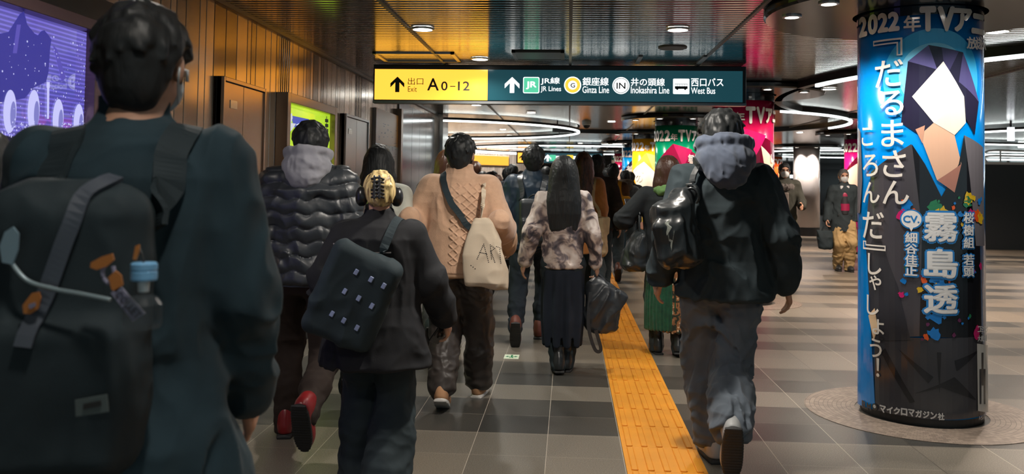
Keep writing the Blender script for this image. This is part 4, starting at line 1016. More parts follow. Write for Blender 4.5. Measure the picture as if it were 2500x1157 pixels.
# ================================================================ people
M_skin = mat('skin', srgb(196, 150, 124), 0.5, var=0.06, vscale=14)
M_hair_black = mat('hair_black', (0.017, 0.019, 0.020), 0.5, bump=(26, 0.5, 0.004), bscale=(3, 3, 0.5), spec=0.35)
M_hair_brown = mat('hair_brown', (0.055, 0.022, 0.012), 0.38, bump=(26, 0.7, 0.006), bscale=(3, 3, 0.5))
def streak_hair(name, c1, c2):
    mt, nt, b = _nt(name)
    no = N(nt, 'ShaderNodeTexNoise'); no.inputs['Scale'].default_value = 22; no.inputs['Detail'].default_value = 3; nt.links.new(coords(nt, (2.4, 2.4, 0.5)), no.inputs['Vector'])
    nt.links.new(ramp(nt, no.outputs[0], [(0.34, c1), (0.6, c2)]), b.inputs['Base Color']); b.inputs['Roughness'].default_value = 0.4
    bp = N(nt, 'ShaderNodeBump'); bp.inputs['Strength'].default_value = 0.6; bp.inputs['Distance'].default_value = 0.005
    nt.links.new(no.outputs[0], bp.inputs['Height']); nt.links.new(bp.outputs[0], b.inputs['Normal']); return mt
M_hair_blond = streak_hair('hair_blond', srgb(120, 94, 60), srgb(240, 214, 150))
M_hair_auburn = streak_hair('hair_auburn', (0.03, 0.014, 0.010), (0.14, 0.05, 0.028))
M_hair_grey = mat('hair_grey', (0.10, 0.10, 0.10), 0.5, bump=(40, 0.6, 0.004))
_cm = {}
def cloth(name, rgb, rough=0.85, **kw):
    if name not in _cm:
        kw.setdefault('bump', (240, 0.25, 0.0015)); kw.setdefault('var', 0.18)
        _cm[name] = mat(name, rgb, rough, spec=0.3, **kw)
    return _cm[name]
C_black = cloth('black_cloth', (0.026, 0.038, 0.044))
C_navy = cloth('navy_cloth', (0.020, 0.043, 0.057), sheen=0.05)
C_charcoal = cloth('charcoal_cloth', (0.045, 0.046, 0.047))
C_leather = mat('black_leather', (0.024, 0.028, 0.030), 0.33, bump=(70, 0.25, 0.002))
C_nylon = mat('black_nylon', (0.027, 0.032, 0.038), 0.40, bump=(18, 0.4, 0.006), spec=0.5)
C_bag = cloth('black_bag_cloth', (0.021, 0.034, 0.041), 0.75)
M_mask = mat('mask_white', (0.62, 0.66, 0.68), 0.7)
M_sole_white = mat('sole_white', (0.55, 0.53, 0.50), 0.6)
M_sole_black = mat('sole_black', (0.018, 0.018, 0.018), 0.6, bump=(80, 0.4, 0.003))
M_eye = mat('eye_dark', (0.01, 0.01, 0.01), 0.15)
_shoe = {}
def shoe_mesh(style):
    if style in _shoe: return _shoe[style]
    lo, hi = (-0.07, -0.13, -0.10), (0.07, 0.24, 0.12)
    f = Field(lo, hi, 0.005)
    f.loft([-0.066, -0.05, -0.03, -0.005], [0]*4, [0.055, 0.055, 0.05, 0.035], [0.044, 0.043, 0.040, 0.034], [0.130, 0.128, 0.118, 0.09], 0.02, e=2.6, cap=0.012)
    f.ell((0, -0.028, 0.0), (0.038, 0.05, 0.07), 0.03); f.ell((0, 0.11, -0.035), (0.044, 0.075, 0.036), 0.03)
    f.cone((0, -0.005, 0.0), (0, -0.008, 0.05 if style != 'boot' else 0.11), 0.043, 0.044, 0.03)
    f.cone((0, 0.03, 0.01), (0, 0.12, -0.02), 0.033, 0.028, 0.03)
    up = f.mesh()
    g = Field(lo, hi, 0.005)
    th = 0.024 if style == 'sneaker' else 0.016
    g.loft([-0.086, -0.086+th], [0, 0], [0.055, 0.055], [0.046, 0.048], [0.136, 0.138], 0, e=2.7, cap=0.006)
    g.box((0, -0.045, -0.08), (0.038, 0.035, 0.006), 0.004, 0.01)
    g.displace(lambda x, y, z: np.where(z < -0.075, 0.0018*np.sin(y*420), 0), 0.02)
    _shoe[style] = (up, g.mesh()); return _shoe[style]

class Person:
    def __init__(p, label, X, Y, heading=0.0, H=1.70, legs=((0, 0, 0), (0, 0, 0)), arms=None, q=0.007, lean=0.02, spread=0.08, group=None, width=1.0, head_yaw=0.0, head_nod=0.0, hip_drop=0.03, cat='person'):
        p.s = s = H/1.70; p.H = H; p.q = q; p.lean = lean; p.w = width; p.yaw = math.radians(head_yaw); p.nod = math.radians(head_nod)
        p.t = empty('person', (X, Y, 0), math.radians(heading)); tag(p.t, label, cat, group)
        p.loc = Vector((X, Y, 0)); p.hd = math.radians(heading); p.surfs = []
        hz = (0.90-hip_drop)
        p.hip = [np.array((sd*0.088*width, 0.0, hz))*s for sd in (-1, 1)]
        p.knee, p.ank, p.pitch, p.fyaw = [], [], [], []
        for i, sd in enumerate((-1, 1)):
            L = legs[i]; fx = L[3] if len(L) > 3 else sd*spread
            a = np.array((fx, L[0], 0.086+L[1]))*s; h = p.hip[i]
            l1, l2 = 0.43*s, 0.41*s; d = a-h; r = np.linalg.norm(d)
            if r > (l1+l2)*0.999: a = h+d*(l1+l2)*0.999/r; d = a-h; r = np.linalg.norm(d)
            c = (l1*l1-l2*l2+r*r)/(2*r); hh = math.sqrt(max(0, l1*l1-c*c)); u = d/r
            po = np.array((sd*0.10, 1.0, 0.0)); po = po-u*(po@u); po /= np.linalg.norm(po)
            p.knee.append(h+u*c+po*hh); p.ank.append(a); p.pitch.append(math.radians(L[2])); p.fyaw.append(math.radians(-6*sd))
        arms = arms or ((-0.06, 0.03, -0.52), (0.06, 0.03, -0.52))
        p.sh, p.elb, p.wri = [], [], []
        for i, sd in enumerate((-1, 1)):
            h = np.array((sd*0.166*width, p.ly(1.40), 1.368))*s; a = h+np.array(arms[i][:3])*s; d = a-h; r = np.linalg.norm(d)
            l1, l2 = 0.285*s, 0.25*s
            if r > (l1+l2)*0.995: a = h+d*(l1+l2)*0.995/r; d = a-h; r = np.linalg.norm(d)
            c = (l1*l1-l2*l2+r*r)/(2*r); hh = math.sqrt(max(0, l1*l1-c*c)); u = d/r
            po = np.array((sd*0.22, -1.0, -0.1)); po = po-u*(po@u); po /= np.linalg.norm(po)
            p.sh.append(h); p.elb.append(h+u*c+po*hh); p.wri.append(a)
        p.armspec = arms
        p.hc = np.array((0, p.ly(1.58)+0.012, 1.585))*s      # head centre
        p.HR = rotz(p.yaw) @ rotx(-p.nod)
    def ly(p, z): return p.lean*(z-0.9)/0.5
    def W(p, v):
        c, s_ = math.cos(p.hd), math.sin(p.hd); return Vector((p.loc.x+c*v[0]-s_*v[1], p.loc.y+s_*v[0]+c*v[1], v[2]))
    def L(p, v):
        c, s_ = math.cos(p.hd), math.sin(p.hd); x, y = v[0]-p.loc.x, v[1]-p.loc.y; return np.array((c*x+s_*y, -s_*x+c*y, v[2]))
    def hp(p, v): return p.hc+p.HR @ (np.array(v)*p.s)
    # ---- the body, one surface: head with face, neck, trunk, arms with fingers, legs
    def body(p, mtl=None, hands=(1, 1), curl=(0.45, 0.45)):
        s, q = p.s, p.q
        pts = np.array(p.hip+p.knee+p.ank+p.sh+p.elb+p.wri+[p.hc]); lo, hi = pts.min(0)-0.22, pts.max(0)+0.22
        f = Field((lo[0], lo[1], max(lo[2], 0.01)), hi, q)
        k = 0.02*s; ly = p.ly
        f.loft(np.array([0.84, 0.92, 1.05, 1.2, 1.34, 1.42, 1.46])*s, [0]*7, np.array([ly(.84), ly(.92), ly(1.05), ly(1.2), ly(1.34), ly(1.42), ly(1.46)])*s,
               np.array([0.12, 0.145, 0.122, 0.138, 0.148, 0.11, 0.06])*s*p.w, np.array([0.085, 0.10, 0.085, 0.095, 0.095, 0.07, 0.055])*s, k)
        nb = np.array((0, ly(1.44), 1.43))*s
        f.cone(nb, p.hp((0, -0.025, -0.055)), 0.056*s, 0.052*s, 0.03*s)
        R = p.HR
        f.ell(p.hp((0, -0.012, 0.022)), np.array((0.074, 0.094, 0.092))*s, k, rot=R)
        f.ell(p.hp((0, 0.022, -0.045)), np.array((0.058, 0.068, 0.070))*s, 0.03*s, rot=R)
        f.ell(p.hp((0, 0.062, -0.088)), np.array((0.026, 0.022, 0.020))*s, 0.025*s, rot=R)
        f.cone(p.hp((0, 0.082, 0.012)), p.hp((0, 0.102, -0.030)), 0.009*s, 0.014*s, 0.012*s)
        f.ell(p.hp((0, 0.084, -0.060)), np.array((0.022, 0.010, 0.009))*s, 0.008*s, rot=R)
        f.cone(p.hp((-0.04, 0.078, 0.028)), p.hp((0.04, 0.078, 0.028)), 0.010*s, 0.010*s, 0.015*s)
        for sd in (-1, 1):
            f.ell(p.hp((sd*0.031, 0.094, 0.006)), np.array((0.017, 0.013, 0.011))*s, 0.008*s, 'd')
            f.ell(p.hp((sd*0.077, -0.008, -0.015)), np.array((0.011, 0.020, 0.032))*s, 0.008*s, rot=R @ rotz(sd*0.35))
            i = 0 if sd < 0 else 1
            f.chain([p.sh[i], p.elb[i], p.wri[i]], [0.050*s, 0.040*s, 0.028*s], 0.03*s)
            f.cone(np.array((0, ly(1.38), 1.37))*s, p.sh[i], 0.055*s, 0.048*s, 0.03*s)
            kn = p.knee[i]
            f.chain([p.hip[i], kn], [0.076*s, 0.046*s], 0.03*s); f.chain([kn, kn*0.7+p.ank[i]*0.3+np.array((0, -0.008*s, 0)), p.ank[i]], [0.045*s, 0.043*s, 0.030*s], 0.02*s)
            if hands[i]: p.hand(f, i, curl[i])
        P, Fc = f.mesh()
        o = raw_mesh('body', P, Fc, mtl or M_skin, p.t)
        if p.q < 0.012:
            for sd in (-1, 1):
                c = p.hp((sd*0.031, 0.080, 0.007)); bm = bmesh.new(); bmesh.ops.create_uvsphere(bm, u_segments=12, v_segments=8, radius=0.0115*s)
                bmesh.ops.translate(bm, verts=bm.verts[:], vec=Vector(c)); link_bm('eye', bm, M_eye, p.t, True)
        return o
    def hand(p, f, i, curl):
        s = p.s; sd = -1 if i == 0 else 1; w = p.wri[i]; sp = p.armspec[i]
        d = p.wri[i]-p.elb[i]; d /= np.linalg.norm(d)
        if len(sp) > 3: d = np.array(sp[3], float); d /= np.linalg.norm(d)
        n = np.array((-sd, 0.15, 0.0)) if len(sp) <= 4 else np.array(sp[4], float)   # the way the palm faces
        n = n-d*(n@d); n /= np.linalg.norm(n)
        t = np.cross(n, d)*(1 if sd > 0 else -1)                                      # towards the thumb
        if len(sp) <= 4 and t[1] < 0: t = -t
        R = np.stack([t, d, n], 1)
        f.box(w+d*0.048*s, np.array((0.040, 0.050, 0.014))*s, 0.012*s, 0.018*s, rot=R)
        for j, (off, ln) in enumerate(((0.030, 0.070), (0.010, 0.080), (-0.011, 0.074), (-0.030, 0.058))):
            b = w+(d*0.094+t*off)*s; a = curl*(0.8+0.12*j); q = b; ang = a*0.5
            for m_, fr in enumerate((0.45, 0.32, 0.23)):
                ang += a*(0.55 if m_ else 0.3); e = q+(d*math.cos(ang)+n*math.sin(ang))*ln*fr*s
                f.cone(q, e, (0.0090-0.0006*m_)*s, (0.0084-0.0006*m_)*s, 0.004*s); q = e
        b = w+(d*0.022+t*0.036+n*0.006)*s; e = b+(d*0.62+t*0.60+n*0.35)*0.042*s; g = e+(d*0.85+t*0.12+n*0.45)*0.036*s
        f.chain([b, e, g], [0.013*s, 0.0105*s, 0.009*s], 0.006*s)
    # ---- garments
    def keep(p, P, Fc): p.surfs.append((P, Fc))
    def trousers(p, mtl, fit=1.0, hem=1.0, top=0.98, flare=0.0, fold=0.006, name='trousers', cuff=0.04, length=1.0, pw=1.0):
        s = p.s; pts = np.array(p.hip+p.knee+p.ank); lo, hi = pts.min(0)-0.19*fit, pts.max(0)+0.19
        f = Field((lo[0], lo[1], 0.012), (hi[0], hi[1], top*s+0.03), p.q*1.1)
        f.loft(np.array([0.78, 0.86, 0.92, top])*s, [0]*4, [0]*4, np.array([0.155, 0.175, 0.168, 0.15])*s*p.w*pw, np.array([0.105, 0.122, 0.118, 0.105])*s*pw**0.5, 0.03*s)
        for i in (0, 1):
            h, k, a = p.hip[i], p.knee[i], p.ank[i]
            e = k+(a-k)*length+np.array((0, 0, -cuff*s*(length > .95)))
            r0, r1, r2 = 0.098*s*(0.6+0.4*fit), 0.074*s*fit, (0.058*fit*hem+flare)*s
            f.chain([h, k], [r0, r1], 0.04*s)
            mid = k*0.5+e*0.5+np.array((0, -0.014*s, 0)); f.chain([k, mid, e], [r1, (r1+r2)/2*1.02, r2], 0.03*s)
        f.displace(folds(fold, 10, 0.8, seed=p.loc.x*3))
        # bunching above the shoe and behind the knee
        f.displace(lambda x, y, z: np.where(z < 0.34*s, 0.28*fold*np.sin(z*95+6*noise3(x*12, y*12, z*4)), 0))
        P, Fc = f.mesh(); return raw_mesh(name, P, Fc, mtl, p.t)
    def shoes(p, upper, sole, style='sneaker'):
        up, so = shoe_mesh(style)
        for i in (0, 1):
            R = rotz(p.fyaw[i]) @ rotx(-p.pitch[i])
            o = raw_mesh('shoe', (up[0]*p.s) @ R.T+p.ank[i], up[1], upper, p.t)
            raw_mesh('sole', (so[0]*p.s) @ R.T+p.ank[i], so[1], sole, o)
    def jacket(p, mtl, hem=0.86, bulk=1.0, sleeve=1.0, fold=0.008, name='jacket', collar=0.03, disp=None, sleeves=(1.0, 1.0), flare=0.0, q=None, neck=1.0, drop=0.0, seed=0.0, fs=8.0):
        s, b = p.s, bulk; pts = np.array(p.sh+p.elb+p.wri); lo, hi = pts.min(0)-0.16*b, pts.max(0)+0.16*b
        lo = np.minimum(lo, (-0.30*b, -0.26*b, hem*s-0.03)); hi = np.maximum(hi, (0.3*b, 0.26*b, 1.56*s)); lo[2] = min(lo[2], hem*s-0.03)
        f = Field(lo, hi, q or p.q)
        zs = np.array([hem, max(hem+0.02, 0.98), 1.10, 1.24, 1.34, 1.405, 1.445, 1.47]); ly = p.ly
        rx = np.array([0.165+flare, 0.160, 0.156, 0.168, 0.164, 0.112, 0.078, 0.066]); ry = np.array([0.125+flare, 0.118, 0.115, 0.120, 0.112, 0.086, 0.070, 0.064])
        rx[:6] *= b*p.w; ry[:6] *= b; rx[6:] *= neck; ry[6:] *= neck
        f.loft(zs*s, [0]*8, [ly(z)*s for z in zs], rx*s, ry*s, 0.02*s, cap=0.012)
        if collar: f.loft(np.array([1.43, 1.455, 1.47+collar])*s, [0]*3, np.array([ly(1.43), ly(1.45)+0.004, ly(1.46)+0.008])*s, np.array([0.086, 0.070, 0.072])*s*neck, np.array([0.078, 0.066, 0.068])*s*neck, 0.02*s, cap=0.01)
        for i, sd in enumerate((-1, 1)):
            sh = p.sh[i]+np.array((0, 0, -drop*s)); w = p.elb[i]+(p.wri[i]-p.elb[i])*sleeves[i]
            f.cone(np.array((sd*0.055, ly(1.40), 1.392))*s, sh, 0.054*s*b**0.5, 0.060*s*b**0.5, 0.05*s)
            f.chain([sh, p.elb[i], w], [(0.030+0.031*sleeve)*s*b**0.5, 0.053*s*b**0.5*sleeve, 0.043*s*b**0.5*sleeve], 0.03*s)
        f.displace(folds(fold, fs, 0.7, seed=seed+p.loc.y))
        if disp: f.displace(disp)
        # crease rings along the lower sleeves
        P, Fc = f.mesh(); p.keep(P, Fc); return raw_mesh(name, P, Fc, mtl, p.t)
    def hood(p, mtl, size=1.0, up=0.0, name='hood'):
        s = p.s*size; c = np.array((0, p.ly(1.44)*p.s, 1.44*p.s))
        f = Field(c+np.array((-0.22, -0.26, -0.20))*s, c+np.array((0.22, 0.17, 0.16))*s, min(p.q, 0.008))
        f.ell(c+np.array((0, -0.07, 0.005+up))*s, np.array((0.125, 0.092, 0.085))*s, 0.02)
        f.ell(c+np.array((0, -0.115, -0.05+up))*s, np.array((0.085, 0.058, 0.075))*s, 0.04)
        f.loft(c[2]+np.array([-0.03, 0.02, 0.055])*s, [c[0]]*3, [c[1]+0.01*s]*3, np.array([0.11, 0.095, 0.085])*s, np.array([0.10, 0.088, 0.08])*s, 0.03)
        n = 20; pts = [c+np.array((0.105*math.sin(2*PI*j/n), -0.02+0.095*math.cos(2*PI*j/n), 0.052+up+0.035*(1-math.cos(2*PI*j/n))*0.5))*s for j in range(n+1)]
        f.chain(pts, [0.021*s]*(n+1), 0.02)
        f.ell(c+np.array((0, -0.035, 0.085+up))*s, np.array((0.078, 0.062, 0.045))*s, 0.02, 'd')
        f.displace(folds(0.007, 13, 0.9, seed=2))
        P, Fc = f.mesh(); p.keep(P, Fc); return raw_mesh(name, P, Fc, mtl, p.t)
    def skirt(p, mtl, top=1.0, hem=0.3, r0=(0.145, 0.105), r1=(0.2, 0.17), pleats=26, amp=0.008, name='skirt', back=0.0):
        s = p.s; f = Field((-(r1[0]+0.06)*s, -(r1[1]+0.08)*s, hem*s-0.03), ((r1[0]+0.06)*s, (r1[1]+0.08)*s, top*s+0.03), min(p.q, 0.008))
        f.loft(np.array([hem, hem*0.7+top*0.3, top-0.1, top])*s, [0]*4, [back, back*0.6, 0, 0], np.array([r1[0], (r0[0]+r1[0])/2+0.02, r0[0]+0.025, r0[0]])*s, np.array([r1[1], (r0[1]+r1[1])/2+0.02, r0[1]+0.02, r0[1]])*s, 0, cap=0.008)
        f.loft(np.array([hem-0.1, hem+0.06])*s, [0]*2, [back]*2, np.array([r1[0]-0.02]*2)*s, np.array([r1[1]-0.02]*2)*s, 0.0, 'd', cap=0.002)
        f.displace(lambda x, y, z: amp*np.clip((top*s-z)/0.3, 0, 1)*np.sin(pleats*np.arctan2(x, -y-back)+2.5*noise3(x*5, y*5, z*2)))
        P, Fc = f.mesh(); return raw_mesh(name, P, Fc, mtl, p.t)
    # ---- hair
    def hair(p, mtl, style='short', seed=1, length=0.0, vol=1.0, q=None):
        s = p.s; rr = random.Random(seed); R = p.HR; q = q or min(p.q, 0.006); v = vol
        lo, hi = p.hc-np.array((0.15, 0.16, 0.15+length))*s*v, p.hc+np.array((0.15, 0.15, 0.16))*s*v
        lo[2] = p.hc[2]-(0.16+length)*s; lo[1] -= 0.05*s
        f = Field(lo, hi, q)
        f.ell(p.hp((0, -0.010, 0.030)), np.array((0.084*v, 0.104*v, 0.095*v))*s, 0.01, rot=R)
        f.ell(p.hp((0, -0.048, -0.012)), np.array((0.076*v, 0.066*v, 0.085))*s, 0.03*s, rot=R)
        if style in ('short', 'mop'):
            f.ell(p.hp((0, -0.058, -0.065)), np.array((0.055, 0.036, 0.052))*s, 0.03*s, rot=R)
            n = 240 if p.q < 0.009 else 50
            for j in range(n):
                th = rr.uniform(0, 2*PI); ph = math.acos(rr.uniform(-0.6, 1.0)); dx, dy, dz = math.sin(ph)*math.cos(th), math.sin(ph)*math.sin(th), math.cos(ph)
                if dy > 0.55 and dz < 0.25: continue
                b = np.array((dx*0.082*v, dy*0.102*v-0.012, dz*0.093*v+0.028)); dn = np.array((dx*(0.45*dz)+rr.uniform(-.4, .4), dy*(0.45*dz)+rr.uniform(-.4, .4), -0.8+dz*0.35)); dn /= np.linalg.norm(dn)
                ln = rr.uniform(0.025, 0.05)*(1.2 if style == 'mop' else 1); e = b+dn*ln
                f.cone(p.hp(b), p.hp(e), rr.uniform(0.007, 0.011)*s, 0.003*s, 0.014)
        if style == 'bob':
            f.loft(p.hc[2]+np.array([-0.16-length, -0.10, -0.02, 0.05])*s, [p.hc[0]]*4, p.hc[1]+np.array([-0.035, -0.03, -0.02, -0.01])*s, np.array([0.112, 0.110, 0.098, 0.08])*s*v, np.array([0.088, 0.095, 0.098, 0.09])*s*v, 0.03*s, cap=0.03)
        if style == 'long':
            L = length; c = p.hc
            f.loft(c[2]+np.array([-L, -L*0.7, -0.22, -0.13, -0.03, 0.05])*s, [c[0]]*6, c[1]+np.array([-0.135, -0.13, -0.105, -0.075, -0.04, -0.01])*s,
                   np.array([0.085, 0.108, 0.112, 0.104, 0.098, 0.08])*s*v, np.array([0.022, 0.032, 0.050, 0.065, 0.085, 0.09])*s*v, 0.03*s, cap=0.015)
            for sd in (-1, 1): f.chain([p.hp((sd*0.075, 0.01, 0.0)), p.hp((sd*0.088, -0.01, -0.10)), np.array((c[0]+sd*0.10*s, c[1]-0.06*s, c[2]-min(L, 0.24)*s))], [0.025*s, 0.026*s, 0.02*s], 0.03*s)
            for j in range(26):
                x = rr.uniform(-0.1, 0.1); z0 = rr.uniform(-L*0.85, -L*0.5); f.cone(np.array((c[0]+x*s, c[1]-0.135*s, c[2]+z0*s)), np.array((c[0]+(x+rr.uniform(-.02, .02))*s, c[1]-(0.14+rr.uniform(-0.02, 0.015))*s, c[2]-(L+rr.uniform(-0.02, 0.05))*s)), 0.014*s, 0.004*s, 0.01)
        if style == 'bun':
            f.ell(p.hp((-0.004, -0.085, 0.0)), np.array((0.066, 0.045, 0.092))*s, 0.02*s, rot=R)
            for j in range(22):
                x = rr.uniform(-0.06, 0.06); f.chain([p.hp((x*1.1, -0.08, -0.07)), p.hp((x*0.9, -0.122, 0.01)), p.hp((x*0.5+rr.uniform(-.01, .01), -0.09, 0.10))], [0.008*s, 0.011*s, 0.006*s], 0.006)
        # face opening
        fz = -0.035 if style != 'bob' else -0.05
        f.ell(p.hp((0, 0.115, fz)), np.array((0.082, 0.085, 0.102))*s, 0.015*s, 'd', rot=R)
        if style in ('short', 'mop', 'bun'):
            for sd in (-1, 1): f.ell(p.hp((sd*0.101, 0.002, -0.034)), np.array((0.034, 0.040, 0.050))*s, 0.018*s, 'd', rot=R)
        f.displace(lambda x, y, z: (0.0016 if style in ('long', 'bob', 'bun') else 0.0)*np.sin(70*np.arctan2(x-p.hc[0], y-p.hc[1])+14*noise3(x*14, y*14, z*6))+0.005*(noise3(x*55, y*55, z*14)-0.5), 0.03)
        P, Fc = f.mesh(); return raw_mesh('hair', P, Fc, mtl, p.t)
    # ---- worn and carried
    def tree(p, only=None):
        V, Q, n = [], [], 0
        for P, Fc in p.surfs: V.append(P); Q.append(Fc+n); n += len(P)
        return BVHTree.FromPolygons(np.concatenate(V).tolist(), np.concatenate(Q).tolist())
    def strap(p, pts, width, thick, mtl, name='strap', parent=None, off=0.004, pull=1.0, n=10, flat=None):
        """a flat band laid along the clothes; points are local, `pull` 0 leaves a point where it is"""
        T = p.tree(); path = smooth_path(pts, n); out, nor = [], []
        for c in path:
            loc, no, _, dist = T.find_nearest(c)
            if pull and dist < 0.14: out.append(loc+no*(off+thick/2)); nor.append(no)
            else: out.append(c); nor.append(no)
        for _ in range(2):
            nor = [(nor[max(i-1, 0)]+nor[i]*2+nor[min(i+1, len(nor)-1)]).normalized() for i in range(len(nor))]
            out = [out[0]]+[(out[i-1]+out[i]*2+out[i+1])/4 for i in range(1, len(out)-1)]+[out[-1]]
        bm = bmesh.new(); sweep(bm, out, rectp(width, thick), normals=nor)
        return p.hang(link_bm(name, bm, mtl, None), parent)
    def hang(p, o, parent=None):
        """give an object built in this person's local space its place in the world, under `parent` or under the person"""
        if parent is None: o.parent = p.t; return o
        M = Matrix.Translation(p.loc) @ Matrix.Rotation(p.hd, 4, 'Z')
        o.parent = parent; o.matrix_parent_inverse = base_of(parent).inverted() @ M; return o
    def thing(p, name, anchor, label, cat, group=None):
        t = empty(name, p.W(anchor), p.hd); tag(t, label, cat, group); return t
    def part(p, f, name, mtl, thing, record=True):
        P, Fc = f.mesh()
        if record: p.keep(P, Fc)
        return p.hang(raw_mesh(name, P, Fc, mtl), thing)
    def mask(p, mtl=None):
        f = Field(p.hp((0, 0, 0))-0.16, p.hp((0, 0, 0))+0.16, 0.005)
        f.ell(p.hp((0, 0.030, -0.052)), np.array((0.066, 0.078, 0.062))*p.s, 0.0, rot=p.HR)
        f.ell(p.hp((0, 0.095, -0.032)), np.array((0.022, 0.026, 0.030))*p.s, 0.02, rot=p.HR)
        f.cut(p.hp((0, 0.045, 0)), -(p.HR @ np.array((0, 1.0, 0)))); f.cut(p.hp((0, 0, -0.008)), p.HR @ np.array((0, 0, 1.0)))
        P, Fc = f.mesh(); o = raw_mesh('face_mask', P, Fc, mtl or M_mask, p.t)
        for sd in (-1, 1): tube('mask_loop', smooth_path([p.hp((sd*0.058, 0.052, -0.02)), p.hp((sd*0.080, 0.0, 0.004)), p.hp((sd*0.085, -0.026, -0.022)), p.hp((sd*0.074, -0.004, -0.055)), p.hp((sd*0.058, 0.040, -0.085))], 5), 0.0022*p.s, mtl or M_mask, o)
        return o
def at_px(px, y): return aty(px, 440, y).x
BACK_LEGS = {'L': ((-0.36, 0.16, 58), (0.22, 0.0, -4)), 'R': ((0.22, 0.0, -4), (-0.36, 0.16, 58))}
def curve3(a, b, c, n=8): return smooth_path([a, b, c], n)

# ---------------------------------------------------------------- man in front, at the left
def man_front():
    Y = 1.86
    p = Person('person in a dark navy coat with a black backpack, largest and nearest on the left', at_px(311, Y), Y, heading=15, H=1.80, q=0.006, width=0.97, head_yaw=-13,
               arms=((-0.05, 0.13, -0.50), (0.075, 0.13, -0.50)), legs=((0.15, 0, 0), (-0.2, 0.04, 20)))
    p.hc = p.hc+np.array((0.02, 0, 0)); p.body(); p.hair(M_hair_black, 'short', 3, vol=0.97)
    p.trousers(C_black, 1.1); p.shoes(C_black, M_sole_black)
    p.jacket(C_navy, hem=0.60, bulk=1.2, sleeve=1.3, fold=0.013, collar=0.045, flare=0.085, name='coat', fs=7)
    p.mask()
    for sd in (-1, 1):
        o = tube('earbud', [p.hp((sd*0.080, 0.004, -0.014)), p.hp((sd*0.089, 0.004, -0.018)), p.hp((sd*0.087, 0.010, -0.040))], 0.0045, M_mask, p.t)
    t = p.thing('backpack', (-0.06, -0.16, 0.78), 'black backpack on the man nearest the camera, hung with tags and a clear bottle', 'backpack')
    f = Field((-0.30, -0.42, 0.78), (0.22, -0.05, 1.50), 0.007)
    f.box((-0.045, -0.245, 1.13), (0.145, 0.075, 0.27), 0.06, 0.02); f.box((-0.045, -0.31, 1.02), (0.12, 0.04, 0.14), 0.035, 0.03); f.cone((-0.10, -0.245, 1.37), (0.0, -0.245, 1.37), 0.04, 0.04, 0.03)
    f.displace(folds(0.006, 9, 0.9))
    p.part(f, 'pack', C_bag, t)
    p.strap([(0.12, -0.19, 1.32), (0.115, -0.15, 1.40), (0.10, -0.05, 1.47), (0.12, 0.08, 1.42), (0.15, 0.14, 1.25)], 0.065, 0.012, C_bag, 'shoulder_strap', t)
    p.strap([(-0.16, -0.19, 1.32), (-0.13, -0.15, 1.40), (-0.10, -0.05, 1.47), (-0.12, 0.08, 1.42), (-0.15, 0.14, 1.25)], 0.065, 0.012, C_bag, 'shoulder_strap', t)
    p.strap([(0.03, -0.26, 1.40), (-0.02, -0.30, 1.34), (-0.05, -0.31, 1.24), (-0.08, -0.32, 1.12)], 0.03, 0.008, mat('strap_slate', (0.06, 0.075, 0.10), 0.5), 'top_loop', t)
    Yb = Y-0.36
    q = lambda px, py, dy=0.0: p.L(aty(px, py, Yb-dy))
    tan = mat('leather_tan', srgb(190, 122, 62), 0.5); cord = mat('cord_silver', (0.32, 0.42, 0.46), 0.35, 0.4); blk = mat('pendant_dark', (0.03, 0.03, 0.03), 0.4)
    slate = mat('tag_lilac', srgb(140, 140, 165), 0.5)
    # silver carabiner and cord with a tan tag
    def local_tube(name, pts, r, m_, parent=t): return p.hang(tube(name, pts, r, m_), parent)
    local_tube('cord', smooth_path([q(30, 560), q(14, 610), q(60, 680), q(130, 705), q(200, 718), q(270, 732)]), 0.0042, cord)
    def slab(name, pts, m_, th=0.006, parent=t):
        a = [np.array(v) for v in pts]; bm = bmesh.new(); top = [bm.verts.new(v+np.array((0, -th, 0))) for v in a]; bot = [bm.verts.new(v) for v in a]
        n = len(a); bm.faces.new(top); bm.faces.new(bot[::-1])
        for i in range(n): bm.faces.new((top[i], bot[i], bot[(i+1) % n], top[(i+1) % n]))
        return p.hang(link_bm(name, bm, m_), parent)
    slab('reflector', [q(8, 640), q(2, 600), q(14, 566), q(34, 553), q(48, 570), q(46, 610), q(34, 645)], mat('reflector', (0.30, 0.45, 0.55), 0.35, 0.3))
    slab('leather_tag', [q(60, 764), q(58, 744), q(80, 715), q(98, 712), q(102, 726), q(96, 752), q(76, 766)], tan)
    slab('tag_rivet', [q(70, 750, .007), q(72, 742, .007), q(86, 738, .007), q(88, 746, .007), q(76, 754, .007)], slate, 0.002)
    slab('leather_tag', [q(222, 652), q(224, 640), q(250, 626), q(276, 618), q(280, 634), q(262, 650), q(238, 658)], tan)
    slab('leather_tag', [q(270, 690), q(266, 676), q(284, 660), q(298, 672), q(302, 694), q(286, 712), q(274, 706)], tan)
    slab('leather_tag', [q(326, 632), q(332, 600), q(342, 596), q(342, 612), q(334, 634)], tan)
    local_tube('tag_ring', smooth_path([q(262, 640), q(250, 664), q(262, 690), q(280, 680), q(276, 650)]), 0.004, slate)
    tag_ = slab('lettered_tag', [q(272, 714), q(296, 698), q(356, 764), q(326, 784)], slate)
    ink = mat('tag_ink', (0.02, 0.02, 0.03), 0.5)
    a, b_ = q(283, 712, .008), q(342, 776, .008); ux = (b_-a); L = np.linalg.norm(ux); ux /= L; uy = np.array((ux[2], 0, -ux[0]))*(-1); uz_ = np.cross(ux, uy)
    me = fit_text('COLLET', L*0.5, 0.0, L*0.92, 0.013, 0.01)
    M = Matrix([[ux[i], uy[i], uz_[i], a[i]] for i in range(3)]+[[0, 0, 0, 1]]); me.transform(M); p.hang(link('tag_lettering', me, ink), tag_)
